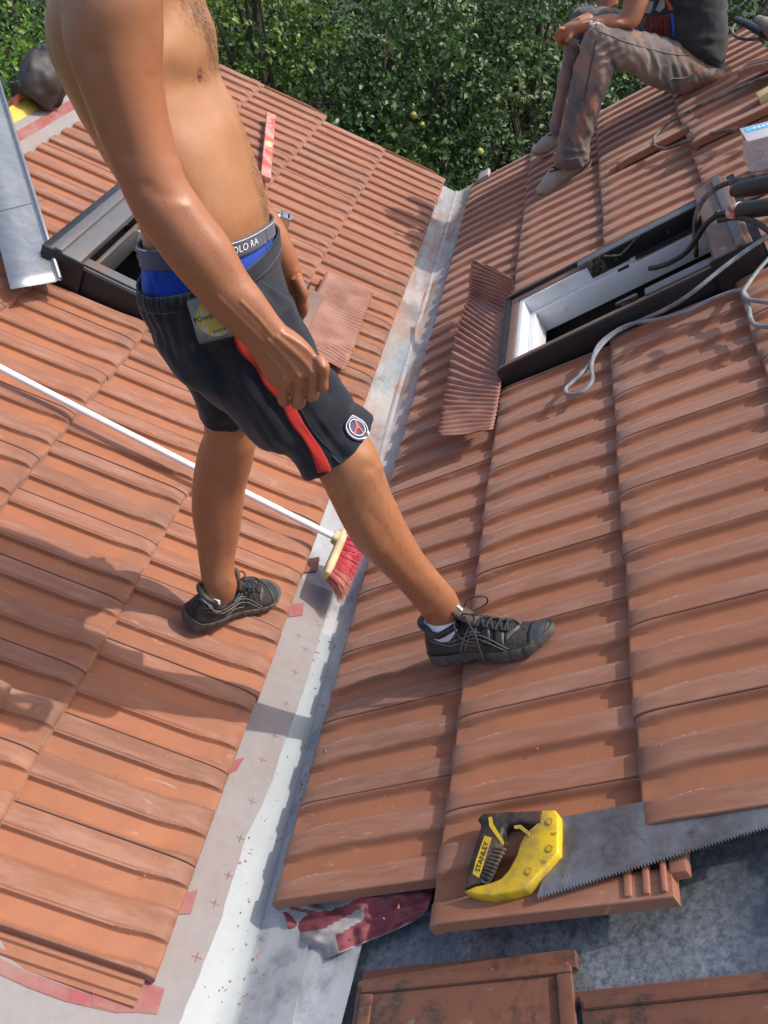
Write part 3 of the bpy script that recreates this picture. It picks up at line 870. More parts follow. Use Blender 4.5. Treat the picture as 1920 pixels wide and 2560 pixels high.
def limb_hair(a, c2, n, spread, ln, down):
    for _ in range(n):
        t = rr_.random(); q = np.array(a) * (1 - t) + np.array(c2) * t + np.array([rr_.uniform(-1, 1) * spread, rr_.uniform(-1, 1) * spread * .3])
        p, nn = bs.hit(q, -.0004)
        if p is None: continue
        d = np.array(down, float) + np.array([rr_.gauss(0, .35), rr_.gauss(0, .35), rr_.gauss(0, .35)]); d -= nn * (d @ nn) * .75; d /= np.linalg.norm(d)
        l = ln * rr_.uniform(.5, 1.2); h.tube([p, p + d * l * .5 + nn * l * .12, p + d * l + nn * l * .2], [.00010, .00008, .00003], 3)
limb_hair((760, 1020), (930, 1270), 700, 62, .014, (.3, 0, -1)); limb_hair((490, 970), (475, 1230), 520, 56, .014, (0, 0, -1)); limb_hair((330, 440), (590, 720), 320, 75, .010, (.5, 0, -.6))
h.build('limb_hair', M['hair'], man)

# ---------------------------------------------------------------- underwear
def waist_band(name, L0, R0, L1, R1, y, b0, mat, parent, vt=-.17, ripple=0.0, nr=0, thick=.003, pw=2.3, rows=5, puff=0.0, n=160, wrap=None, tight=True):
    P = []
    ax_ = (np.array(L1) + np.array(R1) - np.array(L0) - np.array(R0)) / 2.0
    ax_ = np.array([.30, .95])
    for t in np.linspace(0, 1, rows):
        pl = aty(np.array(L0) * (1 - t) + np.array(L1) * t, y); pr = aty(np.array(R0) * (1 - t) + np.array(R1) * t, y)
        k = 1 + puff * math.sin(math.pi * t)
        q0_, q1_ = np.array(L0) * (1 - t) + np.array(L1) * t, np.array(R0) * (1 - t) + np.array(R1) * t
        pm_ = (pl + pr) / 2; hw_ = (pr - pl) / 2 * outline(q0_, q1_, ax_, pm_, np.array([0, b0, vt * b0]), pw); pl, pr = pm_ - hw_, pm_ + hw_
        R_ = ring((pl + pr) / 2, (pr - pl) / 2 * k, np.array([0, b0 * k, vt * b0 * k]), pw, n)
        c = (pl + pr) / 2
        if ripple:
            R_ = [c + (p - c) * (1 + ripple * math.sin(nr * 2 * math.pi * i / n + 1.3 * math.sin(i * .7)) * (.4 + .6 * math.sin(math.pi * t))) for i, p in enumerate(R_)]
        if wrap is not None:
            Q_ = []
            for p in R_:
                p2, n2 = bs.near(p); sg_ = (p - p2) @ n2
                Q_.append(p2 + n2 * wrap if (sg_ < wrap or (tight and sg_ > wrap + .006)) and np.linalg.norm(p - p2) < .05 else p)
            R_ = Q_
        R_.append(R_[0]); P.append(R_)
    b = MB(); b.grid(P)
    o = b.build(name, mat, parent, flat_angle=None)
    return bake(o, [('SOLIDIFY', dict(thickness=thick, offset=0))])
under = waist_band('underpants', (309, 540), (598, 519), (311, 618), (606, 585), 1.40, .1645, M['blue'], man, puff=.01, wrap=.004)
uband = waist_band('band', (306, 503), (591, 487), (309, 545), (593, 522), 1.40, .1655, M['bandcloth'], under, thick=.003, n=160, wrap=.0075)
us = Skin(uband)
def band_at(t, hgt, off=.0028):
    """t runs along the band seen from the near side, hgt 0..1 from its lower to its upper edge"""
    a = math.radians(t); pl0, pr0, pl1, pr1 = aty((306, 503), 1.4), aty((591, 487), 1.4), aty((309, 545), 1.4), aty((593, 522), 1.4)
    pl = pl0 * hgt + pl1 * (1 - hgt); pr = pr0 * hgt + pr1 * (1 - hgt)
    q0_, q1_ = np.array((306, 503)) * hgt + np.array((309, 545)) * (1 - hgt), np.array((591, 487)) * hgt + np.array((593, 522)) * (1 - hgt)
    pm_ = (pl + pr) / 2; hw_ = (pr - pl) / 2 * outline(q0_, q1_, np.array([.30, .95]), pm_, np.array([0, .1655, -.17 * .1655]), 2.3); pl, pr = pm_ - hw_, pm_ + hw_
    ca, sa = math.cos(a), math.sin(a); e = 2 / 2.3
    c = (pl + pr) / 2
    p = c + (pr - pl) / 2 * (abs(ca) ** e * (1 if ca >= 0 else -1)) + np.array([0, .1655, -.17 * .1655]) * (abs(sa) ** e * (1 if sa >= 0 else -1))
    p2, n2 = bs.near(p); return p2 + n2 * .0108
b = MB(); b.grid([[band_at(t, .93), band_at(t, .985)] for t in np.linspace(-178, 30, 90)]); b.build('white_line', M['white_print'], under)
for (t0, w) in ((-27, 46), (-150, 46)):
    lettering('lettering', 'POLO RA', lambda x, y, t0=t0: band_at(t0 + x * 5.2, .50 + y * .42), M['white_print'], under)

# ---------------------------------------------------------------- shorts
b = MB()
limb(b, [((298, 602), (610, 556), 1.40, .175, 2.3, -.03), ((302, 636), (624, 588), 1.40, .180, 2.3, -.05), ((316, 685), (648, 650), 1.40, .180, 2.2, -.15), ((352, 742), (666, 708), 1.40, .186, 2.2), ((400, 790), (680, 752), 1.40, .165, 2.2)], 4)
limb(b, [((370, 690), (645, 655), 1.32, .098), ((430, 775), (690, 742), 1.315, .100), ((480, 865), (726, 805), 1.315, .098), ((535, 940), (774, 864), 1.315, .094), ((588, 966), (808, 900), 1.32, .092), ((632, 998), (836, 934), 1.322, .091), ((678, 1040), (862, 972), 1.325, .089)], 4)
limb(b, [((325, 700), (560, 700), 1.49, .10), ((375, 770), (565, 790), 1.49, .098), ((410, 840), (567, 860), 1.495, .092), ((426, 870), (565, 890), 1.50, .088), ((438, 905), (564, 928), 1.50, .085), ((444, 940), (566, 965), 1.50, .083)], 4)
sh = b.build('shorts', M['shorts'], man)
fuse(sh, .0045, 6, .5)
V = vco(sh); nn = vno(sh)
# folds of the thin cloth: long soft drag lines down the thigh and gathers below the elastic
px = np.array([proj(p) for p in V[:: 1]])
u = (px[:, 0] * .80 - px[:, 1] * .60); w = (px[:, 0] * .60 + px[:, 1] * .80)
fold = (vnoise(u / 26 + 9, w / 150 + 3, 21) - .5) * .018 + (vnoise(u / 11, w / 90, 22) - .5) * .007
fold *= .55
fold += (vnoise(px[:, 0] / 60, px[:, 1] / 45, 23) - .5) * .012
top = 1 - sstep(20, 120, w - (px[:, 0] * .45 + 330) * 1.0 + 0 * u)
gather = np.clip(1 - np.abs(V[:, 2] - 1.10) / .09, 0, 1)
ang = np.arctan2(V[:, 1] - 1.40, V[:, 0] + .02)
fold += np.sin(ang * 38 + 2 * np.sin(ang * 7)) * .0022 * gather
V = V + nn * fold[:, None]
def cut(V, a, c2, y, sel):
    # straight hem: everything past the hem line is drawn back to it
    A, B = aty(a, y), aty(c2, y); n_ = np.cross(B - A, np.array([0, 1.0, 0])); n_ /= np.linalg.norm(n_)
    if n_[2] > 0: n_ = -n_
    d_ = (V - A) @ n_ - .004 * (vnoise(V[:, 0] * 40 + 7, V[:, 1] * 40, 77) - .5); m = (d_ > 0) & sel
    V[m] -= n_ * d_[m][:, None]; return V
fr_ = (V[:, 1] < 1.455) & (px[:, 0] > 575); V = cut(V, (686, 1023), (806, 957), 1.25, fr_)
V = cut(V, (444, 921), (562, 948), 1.42, ~fr_ & (px[:, 0] < 575))
def clear(V, off, sel):
    # cloth never dips below the skin it covers
    for i_ in np.nonzero(sel)[0]:
        p2, n2 = bs.near(V[i_]); s_ = (V[i_] - p2) @ n2
        if s_ < off and np.linalg.norm(V[i_] - p2) < .06: V[i_] = p2 + n2 * off
    return V
wl0, wl1 = aty((300, 600), 1.4), aty((613, 552), 1.4)
wz = wl0[2] + (wl1[2] - wl0[2]) * np.clip((V[:, 0] - wl0[0]) / (wl1[0] - wl0[0]), -.2, 1.2) - .03 * (V[:, 1] - 1.4)
V = clear(V, .006, (V[:, 2] > .70) & (V[:, 2] < wz)); V = clear(V, .0105, (V[:, 2] > 1.0) & (V[:, 2] < wz))
for i_ in np.nonzero(V[:, 2] >= wz)[0]:
    p2, n2 = bs.near(V[i_]); V[i_] = p2 - n2 * .006
vset(sh, V)
sh.data.set_sharp_from_angle(angle=math.radians(48))
wb = waist_band('waistband', (295, 576), (603, 528), (300, 608), (613, 562), 1.40, .178, M['shorts'], sh, vt=-.03, ripple=.008, nr=64, thick=.004, pw=2.3, rows=7, puff=.02, n=420, wrap=.015, tight=False)
ss = Skin(sh)
b = MB()
b.grid(ss.strip([(500, 716), (517, 759), (551, 793), (570, 830), (603, 868), (627, 913), (654, 948), (673, 982), (687, 1020)], [(524, 716), (548, 752), (568, 788), (592, 826), (634, 876), (654, 910), (676, 943), (698, 976), (718, 1018)], 70, .0022, 6))
st = b.build('side_stripe', M['red'], sh)
bake(st, [('SOLIDIFY', dict(thickness=.0016, offset=1))])
# hem lines, slit
def sew(pts, r, off, mat, name, par, sk=ss):
    P = [sk.hit(q, off)[0] for q in spline(pts, 8)]
    P = [p for p in P if p is not None]
    b = MB(); b.tube(P, r, 6); return b.build(name, mat, par)
M['seam'] = simple('dark_thread', (.035, .035, .042), .8, bump=0)
sew([(719, 985), (735, 1000), (748, 1003)], .0016, .001, M['seam'], 'slit_seam', sh)
sew([(530, 716), (560, 752), (600, 800), (640, 868), (680, 935), (716, 975)], .0009, .0012, M['seam'], 'stripe_seam', sh)
# crest
cq, cn = ss.hit((770, 926), .003)
if cq is not None:
    upd = np.array([0, 0, 1.0]); ex = np.array([.62, .55, -.35]); ex -= cn * (ex @ cn); ex /= np.linalg.norm(ex); ey = np.cross(cn, ex)
    if ey[2] < 0: ey = -ey
    if proj(cq + ex * .02)[0] < proj(cq)[0]: ex = -ex
    def crest(x, y, o=0.0): 
        p = cq + ex * x + ey * y
        q, n_ = ss.near(p); return q + cn * (.0045 + o)
    R_ = .0255
    def disc(name, r0, r1, o, mat):
        b = MB()
        ang = np.linspace(0, 2 * math.pi, 49)
        b.grid([[crest(r * math.cos(a), r * math.sin(a), o) for a in ang] for r in ((r0, r1) if r0 > 0 else (0.0002, r1 * .5, r1))])
        return b.build(name, mat, sh, smooth=False)
    disc('crest', 0, R_, 0, M['navy_print'])
    disc('crest_ring', R_ * .60, R_ * .66, .0012, M['white_print'])
    disc('crest_ring', R_ * .86, R_ * .92, .0012, M['white_print'])
    b = MB()
    tw = [(-.50, -.50), (-.30, -.50), (-.13, -.12), (0, -.06), (.13, -.12), (.30, -.50), (.50, -.50), (.14, .05), (.06, .54), (-.06, .54), (-.14, .05)]
    b.add([crest(x * R_, y * R_, .0014) for x, y in tw], [[0, 1, 2, 10], [2, 3, 4, 7, 10], [4, 5, 6, 7], [10, 7, 8, 9]])
    b.build('crest_emblem', M['red_print'], sh, smooth=False)
    def arc(txt, a0, da, nm):
        V_, F_ = text_flat(txt)
        def f(x, y):
            a = math.radians(a0) - x * da; r = R_ * (.76 + y * .095); return crest(r * math.cos(a), r * math.sin(a), .0014)
        mk(nm, [f(x, y) for x, y in V_], F_, M['white_print'], sh, False)
    arc('PARIS SAINT-GERMAIN', 90, .17, 'crest_lettering')

# ---------------------------------------------------------------- running shoes
nsh = N('shoe_mesh')
vo = nsh.node('ShaderNodeTexVoronoi'); vo.inputs['Scale'].default_value = 165; nsh.link(nsh.tc.outputs['Object'], vo.inputs['Vector'])
c = nsh.mix(nsh.ramp(vo.outputs['Distance'], [(.30, 0), (.45, 1)]), (.002, .002, .002), (.026, .024, .022))
c = nsh.mix(nsh.math('MULTIPLY', nsh.ramp(nsh.noise(14, 5), [(.45, 0), (.7, .45)]), 1), c, (.042, .033, .027))
nsh.set(color=c, rough=.8); nsh.bump(vo.outputs['Distance'], .5, .002)
M['shoe_mesh'] = nsh.m
M['shoe_black'] = simple('black_shoe_leather', (.008, .008, .009), .5, dirt=(.034, .029, .025), dscale=18, bump=.15)
M['shoe_grey'] = simple('dusty_grey_overlay', (.075, .062, .052), .6, dirt=(.14, .11, .085), dscale=22)
M['shoe_toe'] = simple('blue_grey_toe_cap', (.016, .021, .03), .55, dirt=(.06, .056, .05), dscale=18)
M['sole'] = simple('dusty_grey_sole', (.045, .044, .042), .7, dirt=(.10, .085, .07), dscale=16, bump=.4)
M['silver'] = simple('silver_trim', (.26, .245, .225), .5, .1, bump=0)
M['tongue'] = simple('brown_tongue', (.075, .047, .033), .7, bump=.5, scale=90)
M['lace'] = simple('black_lace', (.03, .03, .033), .8, bump=.3)
def shoe(heel, toe, upv, side, name_label, tongue_text, parent):
    """heel/toe: points at the middle of the sole's underside; side +1 if the outer side is on -Y of the shoe frame"""
    heel, toe = np.array(heel), np.array(toe)
    X = toe - heel; Ln = np.linalg.norm(X); X = X / Ln; Z = upv - X * (upv @ X); Z /= np.linalg.norm(Z); Y = np.cross(Z, X)
    xs = np.array([0, .03, .08, .15, .25, .35, .45, .55, .65, .75, .85, .92, .97, 1.0])
    wo = np.interp(np.linspace(0, 1, 41), xs, np.array([.014, .028, .035, .038, .038, .037, .039, .044, .049, .051, .048, .039, .027, .011]))
    ht = np.interp(np.linspace(0, 1, 41), xs, np.array([.060, .082, .092, .090, .080, .088, .092, .083, .070, .060, .052, .045, .037, .024]))
    xx = np.linspace(0, 1, 41)
    bend = lambda t: side * -.008 * math.sin(math.pi * min(1, max(0, (t - .3) / .7))) + side * .012 * max(0, t - .6)
    f = lambda t, a: (heel + X * (t * Ln) + Y * (bend(t) + np.interp(t, xx, wo) * 1.0 * math.cos(a) * (1 - .22 * math.sin(a))) + Z * (.026 - .004 * t + (np.interp(t, xx, ht) - .026) * (max(0, math.sin(a)) ** .8) + .012 * max(0, t - .85) / .15 * .6))
    k = parent
    b = MB()
    rings = []
    for t in xx:
        up = [f(t, a) for a in np.linspace(0, math.pi, 25)]
        c0, c1 = up[-1], up[0]
        dn = [c0 * (1 - w) + c1 * w - Z * .006 for w in np.linspace(.1, .9, 6)]
        rings.append(up + dn)
    b.loft(rings)
    sh_ = b.build('shoe', M['shoe_mesh'], k, flat_angle=None)
    # sole with a waist and tread grooves
    b = MB(); rings = []
    for i, t in enumerate(np.linspace(-.012, 1.012, 61)):
        tc = min(1, max(0, t)); w = np.interp(tc, xx, wo) + .004 + (.003 if tc < .3 else 0); spring = .020 * max(0, tc - .78) / .22 * max(0, tc - .78) / .22 + .006 * max(0, .06 - tc) / .06
        gro = .0028 * (1 if i % 6 == 0 else 0); arch = .007 * math.exp(-((tc - .42) / .10) ** 2)
        topz = .032 - .006 * tc + spring * .8; c = heel + X * (t * Ln) + Y * bend(tc)
        if t < 0 or t > 1: w *= .72
        prof = [(-1.0, topz), (-1.04, topz * .75), (-1.0, .012 + spring), (-.93 , .002 + spring + gro + arch), (-.5, spring + arch), (.5, spring + arch), (.93, .002 + spring + gro + arch), (1.0, .012 + spring), (1.04, topz * .75), (1.0, topz)]
        rings.append([c + Y * (a * (w - gro * .8)) + Z * z for a, z in prof])
    b.loft(rings); b.build('sole', M['sole'], sh_, flat_angle=40)
    # overlays: toe cap, heel counter, mud guard
    def over(ts, a0, a1, mat, nm, off=.0018, na=8):
        b = MB(); P = []
        for i, t in enumerate(ts):
            aa0 = a0[i] if hasattr(a0, '__len__') else a0; aa1 = a1[i] if hasattr(a1, '__len__') else a1
            row = []
            for a in np.linspace(aa0, aa1, na):
                p = f(t, a); cc = heel + X * (t * Ln * .98 + .004) + Y * bend(t) + Z * .03; d = p - cc; d /= np.linalg.norm(d); row.append(p + d * off)
            P.append(row)
        b.grid(P); o = b.build(nm, mat, sh_, flat_angle=None)
        return bake(o, [('SOLIDIFY', dict(thickness=.0022, offset=0))])
    over(np.linspace(.86, .995, 8), [0] * 8, [math.pi] * 8, M['shoe_toe'], 'toe_cap', .0015, 20)
    over(np.linspace(.965, .999, 4), .5, math.pi - .5, M['shoe_grey'], 'toe_bumper', .0035, 12)
    over(np.linspace(.0, .30, 12), list(np.linspace(.0, .0, 12)), list(np.linspace(1.15, .8, 12)), M['shoe_black'], 'heel_counter', .0016)
    over(np.linspace(.0, .30, 12), list(np.linspace(math.pi, math.pi, 12)), list(np.linspace(math.pi - 1.15, math.pi - .8, 12)), M['shoe_black'], 'heel_counter', .0016)
    for s_ in (0, 1):
        A = lambda a: a if s_ == 0 else math.pi - a
        over(np.linspace(.28, .90, 18), [A(.0)] * 18, [A(v) for v in np.linspace(.42, .28, 18)], M['shoe_black'], 'mudguard', .0014)
        over(np.linspace(.36, .72, 12), [A(v) for v in np.linspace(.95, 1.02, 12)], [A(v) for v in np.linspace(1.22, 1.24, 12)], M['shoe_black'], 'eyestay', .0022)
        over(np.linspace(.70, .79, 5), [A(v) for v in np.linspace(.45, 1.25, 5)], [A(v) for v in np.linspace(.75, 1.57, 5)], M['shoe_grey'], 'overlay', .0022)
        for t0 in (.42, .52, .62):
            over(np.linspace(t0, t0 + .07, 4), [A(.25)] * 4, [A(1.0)] * 4, M['shoe_black'], 'overlay', .0017)
        # pale crossing side stripes
        for pts in ([(.06, .75), (.2, .52), (.35, .52), (.48, .62), (.6, .5), (.72, .16)], [(.08, .55), (.22, .36), (.36, .38), (.48, .46), (.60, .33), (.70, .10)], [(.31, .10), (.37, .45), (.44, .95)], [(.35, .10), (.41, .45), (.47, .88)], [(.36, .3), (.42, .24), (.5, .25)], [(.38, .66), (.45, .72), (.52, .72)]):
            b = MB(); b.tube([f(t, A(a)) + (f(t, A(a)) - (heel + X * t * Ln + Y * bend(t) + Z * .03)) * .085 for t, a in spline(pts, 7)], .0007, 5); b.build('side_line', M['silver'], sh_)
    # collar and tongue
    b = MB(); P = []
    for a in np.linspace(0, 2 * math.pi, 33):
        t = .185 + .155 * math.cos(a); yy = .036 * math.sin(a) * (1 - .10 * math.cos(a)); zz = .093 + .004 * -math.cos(a) - .014 * (1 - abs(math.cos(a))) ** 1.0 + (.012 if math.cos(a) < -.5 else 0) * 1.0
        P.append(heel + X * (t * Ln) + Y * (yy + bend(t)) + Z * zz)
    b.tube(P, .0078, 10); b.build('collar', M['shoe_black'], sh_)
    b = MB(); P = []
    for i, (t, z, w) in enumerate([(.52, .088, .016), (.46, .100, .019), (.41, .114, .022), (.365, .132, .024), (.335, .152, .0235), (.325, .163, .018)]):
        P.append([heel + X * (t * Ln - .006 * q * q) + Y * (q * w + bend(t)) + Z * (z - .012 * q * q) for q in np.linspace(-1, 1, 9)])
    b.grid(P); o = b.build('tongue', M['tongue'], sh_, flat_angle=None); bake(o, [('SOLIDIFY', dict(thickness=.009, offset=0))])
    if tongue_text:
        def ft(x, y):
            q = -.30 + y * .30; s = (x * .26) + .36; t = .405 - .055 * s; z = .1185 + .026 * s + .0
            g = lambda q_, t_, z_: heel + X * (t_ * Ln - .006 * q_ * q_) + Y * (q_ * .0238 + bend(t_)) + Z * (z_ - .012 * q_ * q_)
            p = g(q, t, z); n_ = np.cross(g(q + .02, t, z) - p, g(q, t - .004, z + .003) - p); n_ /= np.linalg.norm(n_)
            if n_ @ (X + Z) < 0: n_ = -n_
            return p + n_ * .0062
        lettering('lettering', 'asics', ft, M['white_print'], sh_, True)
    # laces
    tl = np.linspace(.37, .70, 6)
    for i, t in enumerate(tl):
        for s_ in (0, 1):
            a0 = 1.0 if s_ == 0 else math.pi - 1.0; a1 = math.pi - a0
            t1 = min(.72, t + .05)
            P = []
            for w in np.linspace(0, 1, 9):
                a = a0 * (1 - w) + a1 * w; tt = t * (1 - w) + t1 * w; p = f(tt, a); P.append(p + Z * (.005 + .004 * math.sin(math.pi * w)) + Y * (math.cos(a) * .004))
            b = MB(); b.tube(P, .0024, 6); b.build('lace', M['lace'], sh_)
    rl = random.Random(3)
    kn = f(.385, math.pi / 2) + Z * .014
    for pts in ([(0, 0, 0), (.012, -.018, .012), (.045, -.026, .008), (.05, -.014, .002), (.018, -.004, .002)], [(0, 0, 0), (.02, .01, .03), (.055, .022, .025), (.05, .03, .004), (.01, .006, 0)], [(0, 0, 0), (.02, -.03, .004), (.035, -.05, -.03), (.035, -.058, -.07), (.034, -.056, -.10)], [(0, 0, 0), (-.012, -.03, .0), (-.006, -.044, -.03), (.03, -.05, -.048), (.05, -.052, -.045)]):
        b = MB(); b.tube([kn + X * a + Y * (c2 * side) + Z * d2 for a, c2, d2 in spline(pts, 7)], .0021, 6); b.build('lace', M['lace'], sh_)
    ball_ = MB(); ball(ball_, kn, (X, Y, Z), (.007, .009, .006), 10); ball_.build('lace_knot', M['lace'], sh_)
    return sh_
# right foot on the right slope, left foot on the left slope
hR, tR, uR = np.array([.3486, 1.354, .176]), np.array([.6183, 1.322, .300]), np.array([-.36, .28, .89])
shoe(hR, tR, uR, 1, '', True, man)
hL, tL, uL = np.array([-.2834, 1.4041, .1870]), np.array([-.145, 1.6393, .0740]), np.array([.50, .11, .85])
shoe(hL, tL, uL, -1, '', False, man)
# socks
def sock(cx, a, bb, z0, z1, Z, X, par):
    Y = np.cross(Z, X); P = []
    for z, k in ((z0, 1.0), ((z0 + z1) / 2, 1.02), (z1, .98)):
        P.append([cx + X * (a * k * math.cos(t)) + Y * (bb * k * math.sin(t)) + Z * z for t in np.linspace(0, 2 * math.pi, 33)])
    b = MB(); b.grid(P); o = b.build('sock', M['sock'], par); bake(o, [('SOLIDIFY', dict(thickness=.003, offset=0))])
def frame(h_, t_, up_):
    X = t_ - h_; X = X / np.linalg.norm(X); Z = up_ - X * (up_ @ X); Z /= np.linalg.norm(Z); return X, Z
X, Z = frame(hR, tR, uR); sock(hR + X * .058, .0415, .0305, .05, .108, Z, X, man)
X, Z = frame(hL, tL, uL); sock(hL + X * .062, .0425, .0325, .05, .104, Z, X, man)

# ---------------------------------------------------------------- tape measure hung on the waistband
tp = aty((468, 684), 1.195)
tm = thing('tape_measure', 'worn silver tape measure with yellow round label clipped to the black shorts', 'tape measure', tp)
tx = aty((560, 676), 1.195) - aty((460, 690), 1.195); tx[1] = .02; tx /= np.linalg.norm(tx)
tn = np.array([.10, -.93, .36]); tn -= tx * (tn @ tx); tn /= np.linalg.norm(tn); tz = np.cross(tn, tx) * -1
if tz[2] < 0: tz = -tz
M['chrome'] = simple('worn_chrome', (.17, .15, .135), .33, .85, bump=.08, dirt=(.3, .2, .14), dscale=30)
b = MB(); b.box(tp, (tx, tz, tn), (.0375, .036, .016), .007); b.build('case', M['chrome'], tm)
b = MB(); b.box(tp + tx * .036 - tz * .030, (tx, tz, tn), (.005, .005, .011), .002); b.build('hook', M['steel'], tm)
b = MB(); b.box(tp + tz * .03 - tn * .02, (tx, tz, tn), (.012, .03, .0015), .001); b.build('belt_clip', M['steel'], tm)
n = N('worn_yellow_label')
c = n.mix(n.ramp(n.noise(90, 5, .7), [(.52, 0), (.60, 1)]), (.50, .30, .02), (.40, .37, .31)); c = n.mix(n.ramp(n.noise(70, 4), [(.60, 0), (.66, .8)]), c, (.06, .05, .04)); n.set(color=c, rough=.5)
b = MB(); b.add([tp + tn * .0166 + tx * (.029 * math.cos(a)) + tz * (.029 * math.sin(a)) for a in np.linspace(0, 2 * math.pi, 40, endpoint=False)], [list(range(40))]); b.build('label', n.m, tm, smooth=False)
M['ink'] = simple('black_ink', (.03, .022, .015), .6, bump=0)
lettering('lettering', 'POWERLOCK', lambda x, y: tp + tn * .0172 + tx * (x * .0078) + tz * (.002 + y * .0072), M['ink'], tm, True)
lettering('lettering', '5m/19', lambda x, y: tp + tn * .0172 + tx * (.002 + x * .006) + tz * (-.021 + y * .005), M['ink'], tm, True)
# ================================================================== roof windows
M['liner'] = simple('white_window_lining', (.70, .71, .72), .4, 0, .05, bump=.03, dirt=(.5, .43, .37), dscale=4, dr=(.56, .75))
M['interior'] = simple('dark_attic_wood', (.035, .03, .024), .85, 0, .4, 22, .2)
M['cover'] = simple('dusty_brown_cover', (.19, .12, .088), .5, .1, .3, 14, .08, dirt=(.24, .13, .085), dscale=7)
M['pleat'] = simple('pleated_terracotta_foil', (.27, .115, .078), .6, 0, .12, 24, .1, dirt=(.34, .17, .12), dscale=9)
M['hinge'] = simple('oily_black_hinge', (.03, .028, .025), .4, .6, dirt=(.2, .17, .13), dscale=60)

